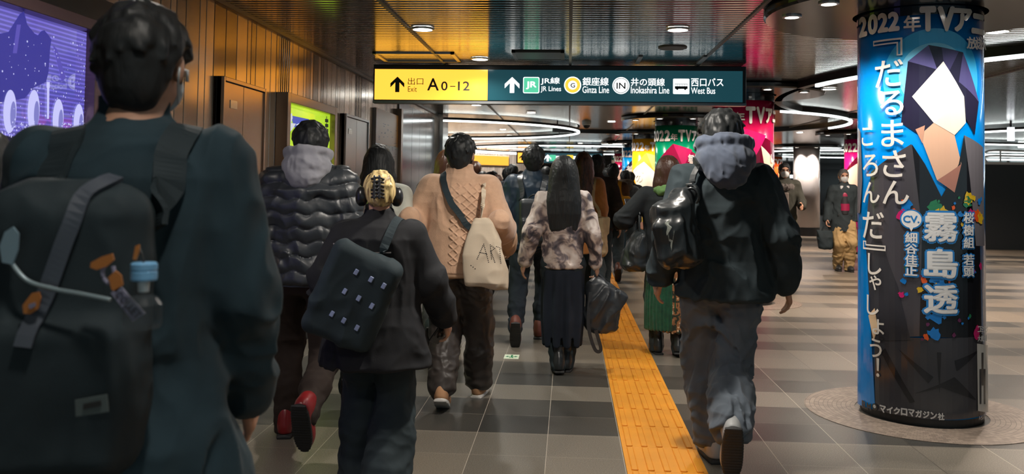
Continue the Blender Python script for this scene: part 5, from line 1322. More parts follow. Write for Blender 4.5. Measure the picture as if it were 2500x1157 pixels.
    # little bottle in a clear pouch
    c = q(351, 690); bt = p.thing('drink_bottle', c, 'small clear bottle with a pale blue cap hanging on the nearest backpack', 'bottle')
    wl = p.W(c)
    g = mat('clear_plastic', (0.12, 0.15, 0.17), 0.25, alpha=0.22, spec=0.3); capm = mat('cap_blue', srgb(120, 180, 225), 0.4, var=0.1)
    z = lambda py: q(351, py)[2]-c[2]
    lathe('cap', [(0.0215, z(684)), (0.0225, z(680)), (0.0225, z(663)), (0.0215, z(660)), (0.0225, z(657)), (0.0225, z(644)), (0.019, z(640))], capm, bt, n=28)
    lathe('bottle_neck', [(0.009, z(712)), (0.010, z(690)), (0.010, z(684))], mat('neck_white', (0.55, 0.65, 0.7), 0.3), bt, n=18)
    lathe('bottle_body', [(0.030, z(800)), (0.033, z(790)), (0.033, z(742)), (0.024, z(726)), (0.012, z(714))], g, bt, n=28)
    local_tube('bottle_loop', smooth_path([q(336, 600), q(346, 622), q(351, 642)]), 0.0025, blk)
    pt = slab('sewn_label', [q(186, 1016), q(184, 976), q(262, 962), q(266, 1004)], mat('label_dark', (0.10, 0.13, 0.13), 0.6), 0.003)
    slab('label_print', [q(204, 1000, .004), q(203, 986, .004), q(246, 977, .004), q(248, 990, .004)], blk, 0.001)
man_front()

# ---------------------------------------------------------------- edge of the frame, far left
def edge_person():
    Y = 2.6
    p = Person('person cut off by the left picture edge below the violet screen', at_px(-64, Y), Y, heading=-4, H=1.565, q=0.012)
    p.body(); p.hair(M_hair_black, 'bob', 5); p.trousers(C_black); p.shoes(C_black, M_sole_black, 'boot'); p.jacket(cloth('pale_coat', (0.35, 0.36, 0.38)), hem=0.75, bulk=1.05)
edge_person()

# ---------------------------------------------------------------- puffer jacket
def man_puffer():
    Y = 4.75
    p = Person('man in a black quilted puffer jacket with pale grey hood by the left wall', at_px(752, Y), Y, heading=5, H=1.73, q=0.007, width=1.05, head_yaw=12, head_nod=6,
               legs=((0.12, 0, 0, -0.115), (-0.40, 0.19, 66, 0.095)), arms=((-0.09, 0.05, -0.50), (0.09, 0.10, -0.48)))
    p.body(); p.hair(M_hair_black, 'short', 8, vol=1.04)
    p.trousers(cloth('dark_brown_cloth', (0.030, 0.020, 0.016)), 1.05, 0.95); 
    p.shoes(mat('red_leather', srgb(128, 26, 30), 0.35), M_sole_black)
    def quilt(x, y, z):
        a = np.arctan2(x, -y)*0.22
        w1 = np.abs(np.sin((z*1.0+0.010*np.sin(a*36)+0.02*noise3(x*6, y*6, z*6))*PI/0.078)); w2 = w1
        return -0.016*np.minimum(w1, 1)**0.5*0.9+0.006*(noise3(x*22, y*22, z*22)-0.5)
    p.jacket(C_nylon, hem=0.86, bulk=1.24, sleeve=1.38, fold=0.010, disp=quilt, collar=0.05, q=0.006, neck=1.3, name='puffer_jacket')
    p.jacket(cloth('grey_blue_shirt', srgb(90, 100, 125)), hem=0.835, bulk=1.12, fold=0.004, collar=0, sleeves=(0.3, 0.3), name='shirt_hem', q=0.012)
    p.hood(cloth('pale_grey_hood', srgb(142, 142, 150), sheen=0.2), 1.0, 0.025)
    tube('mask_loop', smooth_path([p.hp((0.060, 0.05, -0.02)), p.hp((0.084, 0.0, 0.012)), p.hp((0.088, -0.026, -0.01)), p.hp((0.078, 0.0, -0.055))], 5), 0.0035, M_mask, p.t)
    p.mask()
man_puffer()

# ---------------------------------------------------------------- blond woman with headphones
def woman_blond():
    Y = 4.12
    p = Person('blond woman with black headphones and a hair claw, in a dark jacket, lower centre left', at_px(924, Y), Y, heading=3, H=1.455, q=0.006, width=1.12, head_nod=18, head_yaw=14,
               legs=((0.10, 0, 0, -0.07), (-0.12, 0.02, 10, 0.09)), arms=((-0.12, 0.10, -0.44), (0.20, 0.12, -0.50, (0.1, 0.35, -0.9))))
    p.body(hands=(1, 1), curl=(0.5, 0.7)); p.hair(M_hair_blond, 'bun', 2, vol=1.05)
    p.trousers(C_charcoal if False else C_black, 1.35, 1.05, flare=0.055, fold=0.007); p.shoes(C_black, M_sole_black, 'boot')
    sued = cloth('dark_suede', (0.018, 0.019, 0.022))
    p.jacket(sued, hem=0.66, bulk=1.26, sleeve=1.42, fold=0.011, collar=0.03, flare=0.05, sleeves=(1, .95), drop=0.02)
    pipe = mat('piping_pale', (0.30, 0.27, 0.27), 0.5)
    T = [(-0.205, -0.02, 1.29), (-0.14, -0.13, 1.28), (0.0, -0.16, 1.275), (0.1, -0.15, 1.27)]
    p.strap([np.array(v)*p.s for v in T], 0.006, 0.004, pipe, 'seam_piping', n=14)
    # headphones
    hpm = mat('headphone_black', (0.014, 0.015, 0.017), 0.28)
    for sd in (-1, 1):
        f = Field(p.hp((sd*0.095, 0, -0.02))-0.07, p.hp((sd*0.095, 0, -0.02))+0.07, 0.004)
        f.ell(p.hp((sd*0.102, -0.005, -0.018)), np.array((0.026, 0.040, 0.047)), 0.0, rot=p.HR); f.ell(p.hp((sd*0.085, -0.005, -0.018)), np.array((0.018, 0.038, 0.044)), 0.012, rot=p.HR)
        P, Fc = f.mesh(); raw_mesh('ear_cup', P, Fc, hpm, p.t)
    arc = [p.hp((0.108*math.sin(a), 0.012, 0.005+0.122*math.cos(a))) for a in np.linspace(-1.5, 1.5, 24)]
    arc = [v+p.HR @ np.array((0, 0.12*max(0, math.cos(a)), -0.035*max(0, math.cos(a)))) for v, a in zip(arc, np.linspace(-1.5, 1.5, 24))]
    bm = bmesh.new(); sweep(bm, arc, rectp(0.026, 0.010), normals=[Vector(p.HR @ np.array((math.sin(a), 0, math.cos(a)))) for a in np.linspace(-1.5, 1.5, 24)]); o = link_bm('headband', bm, hpm, p.t, True)
    # hair claw
    f = Field(p.hp((-0.02, -0.14, 0))-0.09, p.hp((-0.02, -0.14, 0))+0.09, 0.0035)
    for k in range(6):
        zz = 0.048-k*0.021
        f.chain([p.hp((-0.052, -0.118, zz)), p.hp((-0.036, -0.142, zz-0.004)), p.hp((-0.016, -0.146, zz)), p.hp((0.012, -0.130, zz-0.006))], [0.0055]*4, 0.003)
    f.chain([p.hp((-0.038, -0.144, 0.055)), p.hp((-0.040, -0.146, -0.07))], [0.006, 0.006], 0.003); f.chain([p.hp((-0.012, -0.148, 0.055)), p.hp((-0.014, -0.148, -0.07))], [0.006, 0.006], 0.003)
    P, Fc = f.mesh(); raw_mesh('hair_claw', P, Fc, hpm, p.t)
    # bag with pale tabs
    s = p.s
    t = p.thing('shoulder_bag', np.array((-0.08, -0.17, 0.66))*s, 'black shoulder bag with rows of small pale blue tabs on the blond woman', 'bag')
    f = Field((-0.34, -0.34, 0.55), (0.16, -0.05, 1.16), 0.006)
    R = roty(0.40)
    f.box(np.array((-0.075, -0.205, 0.90)), (0.165, 0.055, 0.22), 0.05, 0.02, rot=R); f.displace(folds(0.007, 8)); p.part(f, 'bag_body', C_bag, t)
    tabm = mat('tab_blue', srgb(150, 165, 205), 0.5); T = p.tree()
    c0 = (870, 664), (906, 682), (937, 698), (842, 711), (876, 728), (908, 747), (811, 766), (840, 782), (872, 800)
    for px, py in c0:
        q = p.L(aty(px, py, Y-0.24)); o_ = p.L((0, 0, EYE)); d = Vector(q-o_).normalized(); hit = T.ray_cast(Vector(o_), d)
        c = np.array(hit[0]) if hit[0] is not None else q; n_ = hit[1] if hit[0] is not None else Vector((0, -1, 0))
        M = n_.to_track_quat('Z', 'Y').to_matrix()
        bm = bmesh.new(); bm_box(bm, (-0.009, -0.013, 0.0), (0.009, 0.013, 0.006), 0.002); bmesh.ops.rotate(bm, verts=bm.verts[:], cent=(0, 0, 0), matrix=Matrix.Rotation(0.5, 3, 'Y') if False else M @ Matrix.Rotation(-0.5, 3, 'Z'))
        bmesh.ops.translate(bm, verts=bm.verts[:], vec=Vector(c)); p.hang(link_bm('tab', bm, tabm), t)
    p.strap([np.array(v)*s for v in ((-0.02, -0.2, 1.12), (0.06, -0.16, 1.30), (0.11, -0.02, 1.44), (0.08, 0.12, 1.32), (-0.08, 0.17, 1.05), (-0.2, 0.1, 0.85))], 0.04, 0.006, C_bag, 'bag_strap', t)
    # phone in the right hand
    w_ = p.wri[1]; ph = p.thing('phone', w_+np.array((0.0, 0.06, -0.06)), 'dark phone held low in the right hand of the blond woman', 'phone')
    bm = bmesh.new(); bm_box(bm, (-0.036, -0.004, -0.07), (0.036, 0.004, 0.07), 0.004, 2); o = link_bm('phone_body', bm, mat('phone_black', (0.02, 0.02, 0.022), 0.15), ph); o.rotation_euler = (0.5, 0.35, 0.9)
    o.location = (-0.03, 0.0, -0.01)
woman_blond()

# ---------------------------------------------------------------- woman in white behind her
def woman_white():
    Y = 5.55
    p = Person('long dark haired woman in a white jacket with a green scarf, behind the blond woman', at_px(921, Y), Y, heading=2, H=1.645, q=0.008, width=0.92, legs=BACK_LEGS['L'])
    p.body(); p.hair(M_hair_black, 'long', 4, 0.30, 1.0); p.trousers(C_black, 1.1); p.shoes(C_black, M_sole_black)
    p.jacket(cloth('cream_white', srgb(188, 190, 180)), hem=0.78, bulk=1.08, sleeve=1.15, fold=0.007)
    s = p.s; f = Field((-0.2, -0.2, 1.2), (0.2, 0.2, 1.55), 0.007)
    n = 18; f.chain([np.array((0.115*math.sin(2*PI*i/n), 0.02+0.10*math.cos(2*PI*i/n), 1.365+0.02*math.sin(3*i)))*s for i in range(n+1)], [0.038]*(n+1), 0.02); f.ell((-0.12, -0.07, 1.30), (0.055, 0.045, 0.075), 0.03); f.displace(folds(0.008, 16))
    P, Fc = f.mesh(); raw_mesh('scarf', P, Fc, cloth('lime_scarf', srgb(150, 170, 96)), p.t)
    t = p.thing('shoulder_bag', (0.17, 0.02, 0.80), 'small dark bag on a thin strap beside the woman in the white jacket', 'bag')
    f = Field((0.1, -0.15, 0.74), (0.32, 0.2, 1.02), 0.008); f.box((0.215, 0.02, 0.88), (0.04, 0.11, 0.09), 0.025, 0.01); p.part(f, 'bag_body', C_leather, t)
    p.strap([np.array(v)*s for v in ((0.20, -0.06, 1.0), (0.13, -0.12, 1.2), (0.10, -0.03, 1.44), (0.12, 0.1, 1.2), (0.2, 0.08, 1.0))], 0.015, 0.006, C_leather, 'bag_strap', t)
woman_white()

# ---------------------------------------------------------------- tan knit with tote
def man_knit():
    Y = 5.62
    p = Person('man in a tan cable knit vest with a canvas tote bag on his shoulder', at_px(1121, Y), Y, heading=-4, H=1.715, q=0.006, width=1.1, head_nod=8,
               legs=((-0.16, 0.045, 24, -0.055), (0.28, 0.0, -4, 0.10)), arms=((-0.12, 0.20, -0.38), (0.10, 0.20, -0.38)))
    p.body(); p.hair(M_hair_black, 'short', 12, vol=1.05)
    sat = cloth('brown_satin', (0.048, 0.040, 0.036), 0.42, bump=(30, 0.2, 0.003))
    p.trousers(sat, 1.25, 1.15, flare=0.0, fold=0.009, cuff=0.0, length=0.94)
    tan = mat('tan_knit', srgb(204, 166, 138), 0.9, bump=(160, 0.5, 0.003), bscale=(1.4, 1.4, 0.6), sheen=0.3, spec=0.2, var=0.07, vscale=30)
    beige = cloth('beige_sleeve', srgb(188, 154, 126))
    p.jacket(beige, hem=0.815, bulk=1.08, sleeve=1.35, fold=0.012, name='shirt', collar=0.0, sleeves=(0.95, 0.95), drop=0.01)
    def cable(x, y, z):
        d = np.zeros_like(x); bk = y < p.ly(1.2)
        for cx in (0.075, -0.0, 0.135):
            u = x-cx; ph = z*2*PI/0.105
            for sg in (1, -1):
                w_ = np.abs(u-sg*0.030*(2/PI)*np.arcsin(np.sin(ph))); d = np.maximum(d, np.clip(1-w_/0.0085, 0, 1))
        rib = 0.0015*np.sin(np.arctan2(x, -y)*90)*(z < 0.885*p.s)
        return -0.009*d*bk*(z > 0.89*p.s)*(z < 1.40*p.s)+rib
    p.jacket(tan, hem=0.835, bulk=1.20, sleeve=1.45, fold=0.006, name='knit_vest', collar=0.05, sleeves=(-0.55, -0.55), disp=cable, q=0.0048, neck=1.16, flare=-0.004, drop=0.0)
    p.shoes(mat('tan_suede', srgb(186, 140, 102), 0.8), M_sole_white)
    s = p.s
    # crossbody strap
    t = p.thing('crossbody_bag', (0.14, 0.18, 0.9), 'black crossbody strap and pouch worn by the man in the tan knit', 'bag')
    p.strap([np.array(v)*s for v in ((-0.10, 0.10, 1.40), (-0.095, -0.02, 1.455), (-0.085, -0.09, 1.41), (-0.02, -0.15, 1.28), (0.10, -0.14, 1.12), (0.21, -0.02, 1.0), (0.2, 0.08, 0.97))], 0.040, 0.006, C_bag, 'bag_strap', t)
    f = Field((0.0, 0.1, 0.82), (0.26, 0.32, 1.08), 0.008); f.box((0.12, 0.21, 0.95), (0.09, 0.035, 0.07), 0.02, 0.01); p.part(f, 'pouch', C_bag, t)
    # tote
    canvas = cloth('canvas', srgb(206, 190, 168), var=0.05)
    q = lambda px, py, d=-0.20: p.L(aty(px, py, Y+d))
    t = p.thing('tote_bag', q(1190, 704), 'cream canvas tote bag with dotted lettering on the shoulder of the man in tan knit', 'tote bag')
    p.strap([q(1170, 552, -0.185), q(1176, 520, -0.185), q(1180, 485, -0.175), q(1181, 462, -0.13), q(1181, 447, -0.06), q(1182, 450, 0.04), q(1184, 490, 0.13), q(1186, 545, 0.15)], 0.028, 0.005, canvas, 'tote_strap', t, pull=0)
    a, b_ = q(1140, 700), q(1232, 706); z0, z1 = a[2], q(1165, 545)[2]; zb = q(1175, 530)[2]
    f = Field((0.0, -0.42, z0-0.06), (0.42, 0.10, zb+0.1), 0.006)
    cx0, cx1 = q(1186, 700)[0], q(1170, 545)[0]
    f.loft([z0, z0+0.03, (z0+z1)/2, z1, zb], [cx0, cx0, (cx0*0.6+cx1*0.4), cx1+0.005, cx1], [-0.19, -0.19, -0.185, -0.17, -0.17], [0.118, 0.122, 0.112, 0.062, 0.035], [0.035, 0.05, 0.05, 0.035, 0.022], 0, e=2.6, cap=0.012)
    f.displace(folds(0.012, 7, 0.35, seed=5)); p.part(f, 'bag_body', canvas, t)
    ink = mat('tote_ink', (0.02, 0.02, 0.02), 0.7); T = p.tree(); dots = []
    def line(x0, y0, x1, y1, n):
        for i in range(n): dots.append((x0+(x1-x0)*i/(n-1), y0+(y1-y0)*i/(n-1)))
    line(1165, 632, 1181, 596, 10); line(1181, 596, 1193, 640, 11); line(1171, 616, 1188, 620, 6); line(1197, 598, 1200, 632, 9); line(1197, 598, 1208, 606, 4); line(1208, 606, 1198, 614, 4); line(1199, 614, 1208, 640, 8); line(1212, 602, 1226, 608, 5); line(1219, 605, 1223, 642, 9); line(1150, 648, 1160, 656, 3)
    bm = bmesh.new(); o_ = Vector(p.L((0, 0, EYE)))
    for px, py in dots:
        d = Vector(q(px, py))-o_; d.normalize(); hit = T.ray_cast(o_, d)
        if hit[0] is None: continue
        M = hit[1].to_track_quat('Z', 'Y').to_matrix().to_4x4(); M.translation = hit[0]+hit[1]*0.0012
        bmesh.ops.create_circle(bm, cap_ends=True, segments=8, radius=0.0034, matrix=M)
    p.hang(tag(link_bm('dotted_lettering', bm, ink, recalc=False), kind='stuff'), t)
man_knit()

# ---------------------------------------------------------------- navy jacket man
def man_navy():
    Y = 8.0
    p = Person('man in navy jacket with small black backpack, left of the woman in tie dye', at_px(1302, Y), Y, heading=-3, H=1.745, q=0.008, width=1.08,
               legs=((-0.36, 0.10, 62, -0.10), (0.12, 0.0, 0, 0.06)), arms=((-0.09, 0.0, -0.51), (0.09, 0.08, -0.5)))
    p.body(); p.hair(M_hair_black, 'short', 21, vol=1.1); p.trousers(cloth('ink_denim', (0.020, 0.028, 0.038)), 1.0, 0.95, fold=0.008)
    p.shoes(mat('brown_sneaker', srgb(110, 58, 46), 0.6), M_sole_black)
    p.jacket(cloth('navy_shell', (0.016, 0.032, 0.054), 0.45, sheen=0.1), hem=0.80, bulk=1.15, sleeve=1.25, fold=0.012, collar=0.03)
    t = p.thing('backpack', (0.0, -0.15, 0.98), 'small black backpack on the man in the navy jacket', 'backpack')
    f = Field((-0.25, -0.36, 0.82), (0.25, -0.05, 1.36), 0.008); f.box((0.03, -0.20, 1.07), (0.135, 0.07, 0.21), 0.05, 0.02); f.box((0.03, -0.26, 1.0), (0.11, 0.03, 0.10), 0.025, 0.02); p.part(f, 'pack', C_nylon, t)
    for sd in (-1, 1): p.strap([(sd*0.10, -0.2, 1.27), (sd*0.11, -0.1, 1.42), (sd*0.11, 0.05, 1.44), (sd*0.13, 0.14, 1.25)], 0.05, 0.01, C_nylon, 'shoulder_strap', t)
    p.hang(tube('grab_loop', smooth_path([(-0.03, -0.19, 1.275), (0.03, -0.22, 1.315), (0.09, -0.19, 1.275)]), 0.007, C_nylon), t)
man_navy()

# ---------------------------------------------------------------- tie dye woman
def woman_tiedye():
    Y = 6.7
    p = Person('woman with long black hair in a grey tie dye sweatshirt, centre of the view', at_px(1377, Y), Y, heading=2, H=1.60, q=0.006, width=0.98, lean=0.03,
               legs=((-0.05, 0.01, 5, -0.03), (0.06, 0, 0, 0.04)), arms=((-0.145, 0.0, -0.49), (0.105, 0.0, -0.50)))
    p.body(curl=(0.5, 1.0)); p.hair(M_hair_black, 'long', 6, 0.46, 1.26)
    mt, nt, b = _nt('tie_dye'); no = N(nt, 'ShaderNodeTexNoise'); no.inputs['Scale'].default_value = 9.0; no.inputs['Detail'].default_value = 3; no.inputs['Distortion'].default_value = 0.8
    nt.links.new(coords(nt), no.inputs['Vector'])
    nt.links.new(ramp(nt, no.outputs[0], [(0.36, srgb(66, 64, 72)), (0.46, srgb(120, 108, 110)), (0.52, srgb(196, 178, 168)), (0.64, srgb(226, 214, 206))]), b.inputs['Base Color']); b.inputs['Roughness'].default_value = 0.9
    p.jacket(mt, hem=0.835, bulk=1.05, sleeve=1.2, fold=0.009, collar=0.02, name='sweatshirt', disp=lambda x, y, z: np.where(z < 0.885*p.s, 0.002, 0), fs=9)
    p.trousers(C_black, 1.0, 1.0, pw=0.9, top=0.93); 
    p.skirt(cloth('navy_culotte', (0.014, 0.020, 0.032)), 0.9, 0.215, (0.145, 0.105), (0.150, 0.13), 9, 0.012, name='wide_trousers')
    st = mat('stripe_blue', (0.05, 0.09, 0.16), 0.6)
    p.shoes(C_leather, M_sole_black, 'boot')
    s = p.s; w_ = p.wri[1]
    t = p.thing('backpack', w_+np.array((0.05, 0, -0.52)), 'black backpack carried low in the right hand of the woman in tie dye', 'backpack')
    c = w_+np.array((0.045, 0.0, -0.27))
    f = Field(c+np.array((-0.2, -0.2, -0.30)), c+np.array((0.25, 0.2, 0.24)), 0.007)
    f.loft(c[2]+np.array([-0.235, -0.18, 0.0, 0.12, 0.165]), [c[0]]*3+[c[0]-0.02, c[0]-0.03], [c[1]]*5, [0.10, 0.115, 0.12, 0.09, 0.03], [0.07, 0.085, 0.09, 0.06, 0.03], 0, e=2.8, cap=0.02)
    f.box(c+np.array((0.115, -0.02, -0.02)), (0.04, 0.05, 0.08), 0.02, 0.02, rot=roty(0.5)); f.displace(folds(0.014, 10)); p.part(f, 'pack', C_nylon, t)
    p.hang(tube('grab_loop', smooth_path([c+np.array((-0.05, 0, 0.14)), w_+np.array((0.0, 0.0, -0.075)), c+np.array((0.02, 0, 0.14))]), 0.009, C_nylon), t)
    pts = smooth_path([c+np.array((-0.09, -0.08, 0.06)), c+np.array((-0.105, -0.09, -0.18)), c+np.array((-0.055, -0.085, -0.36)), c+np.array((-0.01, -0.085, -0.36)), c+np.array((-0.05, -0.09, -0.22))], 8)
    bm = bmesh.new(); sweep(bm, pts, rectp(0.026, 0.005), up=(0, -1, 0)); p.hang(link_bm('shoulder_strap', bm, C_nylon), t)
woman_tiedye()

# ---------------------------------------------------------------- camel coat woman and the two men ahead of her
def woman_camel():
    Y = 10.0
    p = Person('woman with long auburn hair in a camel coat carrying a cream bag', at_px(1424, Y), Y, heading=-3, H=1.76, q=0.009, width=0.95, legs=((0.2, 0, 0), (-0.46, 0.23, 72, 0.17)))
    p.body(); p.hair(M_hair_auburn, 'long', 9, 0.42, 1.12); p.trousers(C_black, 1.0); p.shoes(mat('beige_shoe', srgb(176, 130, 96), 0.6), M_sole_white)
    camel = cloth('camel_wool', srgb(176, 112, 58), sheen=0.3); p.jacket(camel, hem=0.62, bulk=1.14, sleeve=1.2, flare=0.03, name='coat')
    t = p.thing('shoulder_bag', (0.20, -0.08, 0.62), 'cream shoulder bag hanging beside the camel coat', 'bag'); c = cloth('cream_canvas', srgb(186, 160, 124))
    f = Field((0.05, -0.3, 0.55), (0.40, 0.12, 1.12), 0.009); f.loft([0.62, 0.66, 0.9, 1.04], [0.20, 0.20, 0.20, 0.21], [-0.1]*4, [0.055, 0.075, 0.07, 0.035], [0.12, 0.14, 0.13, 0.09], 0, e=2.5); f.box((0.275, -0.1, 0.95), (0.02, 0.05, 0.09), 0.015, 0.02); f.displace(folds(0.01, 9)); p.part(f, 'bag_body', c, t)
    p.strap([(0.2, -0.14, 1.03), (0.14, -0.16, 1.25), (0.13, -0.05, 1.47), (0.13, 0.1, 1.3)], 0.035, 0.008, c, 'bag_strap', t)
woman_camel()
def man_dark():
    Y = 11.2
    p = Person('man in a dark brown jacket between the camel coat and the yellow backpack', at_px(1458, Y), Y, heading=3, H=1.77, q=0.010, width=1.02, legs=((0.2, 0, 0), (-0.3, 0.08, 40)), arms=((-0.09, 0.03, -0.5), (0.10, -0.06, -0.5)))
    p.body(); p.hair(M_hair_black, 'short', 31, vol=1.1); p.trousers(C_black); p.shoes(C_black, M_sole_black); p.jacket(cloth('umber_cloth', (0.034, 0.027, 0.024)), hem=0.80, bulk=1.14, sleeve=1.25)
man_dark()
def man_yellow():
    Y = 13.2
    p = Person('man in a brown jacket with a bright yellow backpack, by the tactile strip', at_px(1497, Y), Y, heading=6, H=1.71, q=0.010, legs=((0.2, 0, 0, -0.07), (-0.34, 0.10, 50, 0.03)))
    p.body(); p.hair(M_hair_black, 'short', 41, vol=1.1); p.trousers(C_black); p.shoes(mat('brown_boot', srgb(96, 56, 40), 0.5), M_sole_black, 'boot'); p.jacket(cloth('ochre_brown', (0.11, 0.055, 0.026)), hem=0.84, bulk=1.1)
    yl = mat('yellow_nylon', srgb(226, 160, 18), 0.6, bump=(20, 0.3, 0.005))
    t = p.thing('backpack', (0.12, -0.18, 0.85), 'bright yellow flap top backpack on the man in the brown jacket', 'backpack')
    f = Field((-0.1, -0.42, 0.76), (0.36, -0.02, 1.34), 0.009); f.loft([0.82, 0.88, 1.0, 1.15, 1.24], [0.13, 0.13, 0.13, 0.11, 0.08], [-0.2]*5, [0.11, 0.14, 0.15, 0.125, 0.06], [0.08, 0.10, 0.10, 0.08, 0.05], 0, e=2.6); f.box((0.13, -0.275, 0.93), (0.10, 0.035, 0.06), 0.03, 0.02); f.displace(folds(0.008, 9)); p.part(f, 'pack', yl, t)
    f = Field((-0.06, -0.34, 1.0), (0.3, -0.08, 1.3), 0.009); f.box((0.11, -0.215, 1.16), (0.125, 0.095, 0.075), 0.04, 0.01, rot=rotx(0.15)); p.part(f, 'flap', yl, t)
    p.strap([(0.09, -0.2, 1.2), (0.09, -0.14, 1.36), (0.10, -0.02, 1.46), (0.12, 0.1, 1.35)], 0.055, 0.01, yl, 'shoulder_strap', t)
    p.hang(box('buckle', (0.10, -0.335, 1.02), (0.145, -0.31, 1.06), mat('buckle_brown', (0.10, 0.05, 0.02), 0.5)), t)
man_yellow()
def man_grey():
    Y = 15.0
    p = Person('dark haired man in a grey hooded jacket just right of the yellow backpack', at_px(1527, Y), Y, heading=-5, H=1.64, q=0.011, legs=((0.2, 0, 0), (-0.3, 0.08, 40)))
    p.body(); p.hair(M_hair_black, 'short', 43, vol=1.1); p.trousers(C_black); p.shoes(C_black, M_sole_black); p.jacket(C_charcoal, hem=0.8, bulk=1.25, sleeve=1.3); p.hood(cloth('dull_brown_hood', (0.10, 0.075, 0.055)))
man_grey()

# ---------------------------------------------------------------- woman with the patterned skirt
def woman_skirt():
    Y = 7.5
    p = Person('brown haired woman in black jacket and long green floral skirt right of the tactile strip', at_px(1632, Y), Y, heading=2, H=1.64, q=0.008, width=1.12, legs=((0.05, 0, 0), (-0.08, 0.02, 8)),
               arms=((-0.12, 0.24, -0.16, (-0.1, 0.5, 0.8)), (0.02, 0.06, -0.50)))
    p.body(curl=(0.8, 0.5)); p.hair(M_hair_brown, 'bob', 7, 0.04, 1.22); p.trousers(C_black, 1.0); p.shoes(C_leather, M_sole_black, 'boot')
    p.jacket(cloth('deep_black', (0.017, 0.020, 0.022)), hem=0.80, bulk=1.22, sleeve=1.35, collar=0.0)
    s = p.s; f = Field((-0.2, -0.2, 1.25), (0.2, 0.2, 1.56), 0.008); n = 16; f.chain([np.array((0.10*math.sin(2*PI*i/n), 0.0+0.095*math.cos(2*PI*i/n), 1.415+0.01*math.sin(3*i)))*s for i in range(n+1)], [0.034]*(n+1), 0.02); f.displace(folds(0.008, 16)); P, Fc = f.mesh(); raw_mesh('scarf', P, Fc, cloth('green_scarf', srgb(104, 140, 84)), p.t)
    # skirt: glossy green pleats on the left, floral print on the right
    mt, nt, b = _nt('floral_print')
    vo = N(nt, 'ShaderNodeTexVoronoi'); vo.inputs['Scale'].default_value = 20; nt.links.new(coords(nt, (1, 1, 0.8)), vo.inputs['Vector'])
    no = N(nt, 'ShaderNodeTexNoise'); no.inputs['Scale'].default_value = 30; nt.links.new(coords(nt), no.inputs['Vector'])
    base = ramp(nt, no.outputs[0], [(0.40, srgb(34, 44, 30)), (0.46, srgb(150, 100, 62)), (0.60, srgb(176, 124, 78)), (0.64, srgb(220, 200, 170))], 'CONSTANT')
    dots = ramp(nt, vo.outputs['Distance'], [(0.0, (1, 1, 1)), (0.18, (0, 0, 0))], 'CONSTANT')
    vc = ramp(nt, vo.outputs['Color'], [(0.0, srgb(214, 190, 160)), (0.35, srgb(30, 60, 44)), (0.7, srgb(120, 50, 36))], 'CONSTANT')
    mx = N(nt, 'ShaderNodeMix', data_type='RGBA'); nt.links.new(dots, mx.inputs[0]); nt.links.new(base, mx.inputs[6]); nt.links.new(vc, mx.inputs[7]); nt.links.new(mx.outputs[2], b.inputs['Base Color']); b.inputs['Roughness'].default_value = 0.7
    gm = mat('green_satin', srgb(22, 78, 52), 0.35, sheen=0.3, var=0.3, vscale=30)
    o = p.skirt(gm, 0.86, 0.22, (0.16, 0.12), (0.20, 0.16), 34, 0.006)
    for v in o.data.vertices: pass
    f = Field((-0.06, -0.32, 0.16), (0.36, 0.28, 0.9), 0.008)
    f.loft([0.20, 0.45, 0.75, 0.84], [0.115, 0.10, 0.06, 0.045], [-0.01]*4, [0.185, 0.165, 0.13, 0.12], [0.175, 0.155, 0.135, 0.125], 0, cap=0.008)
    f.displace(lambda x, y, z: 0.007*np.sin(22*np.arctan2(x-0.09, -y)+2*noise3(x*5, y*5, z*2))); P, Fc = f.mesh(); raw_mesh('skirt_overlay', P, Fc, mt, p.t)
    t = p.thing('handbag', (-0.30, 0.0, 0.66), 'black slouchy handbag on the left arm of the woman in the patterned skirt', 'handbag')
    f = Field((-0.46, -0.25, 0.6), (-0.08, 0.25, 1.12), 0.008); f.loft([0.70, 0.74, 0.86, 0.98, 1.03], [-0.275, -0.275, -0.27, -0.25, -0.24], [0.0]*5, [0.09, 0.115, 0.10, 0.06, 0.035], [0.11, 0.14, 0.14, 0.12, 0.09], 0, e=2.5); f.displace(folds(0.01, 9)); p.part(f, 'bag_body', C_leather, t)
    for dy in (-0.07, 0.07): p.hang(tube('bag_handle', smooth_path([(-0.245, dy*1.1, 1.0), (-0.25, dy, 1.10), (-0.245, dy*0.8+0.03, 1.19), (-0.25, dy*0.5+0.03, 1.10)]), 0.008, C_leather), t)
    ph = p.thing('phone', p.wri[0]+np.array((0.0, 0.07, 0.06)), 'phone raised in the left hand of the woman in the patterned skirt', 'phone')
    o = link_bm('phone_body', (lambda bm: (bm_box(bm, (-0.036, -0.004, -0.07), (0.036, 0.004, 0.07), 0.004, 2), bm)[1])(bmesh.new()), mat('phone_dark', (0.03, 0.03, 0.035), 0.2), ph); o.rotation_euler = (-0.4, 0, 0.3)
woman_skirt()

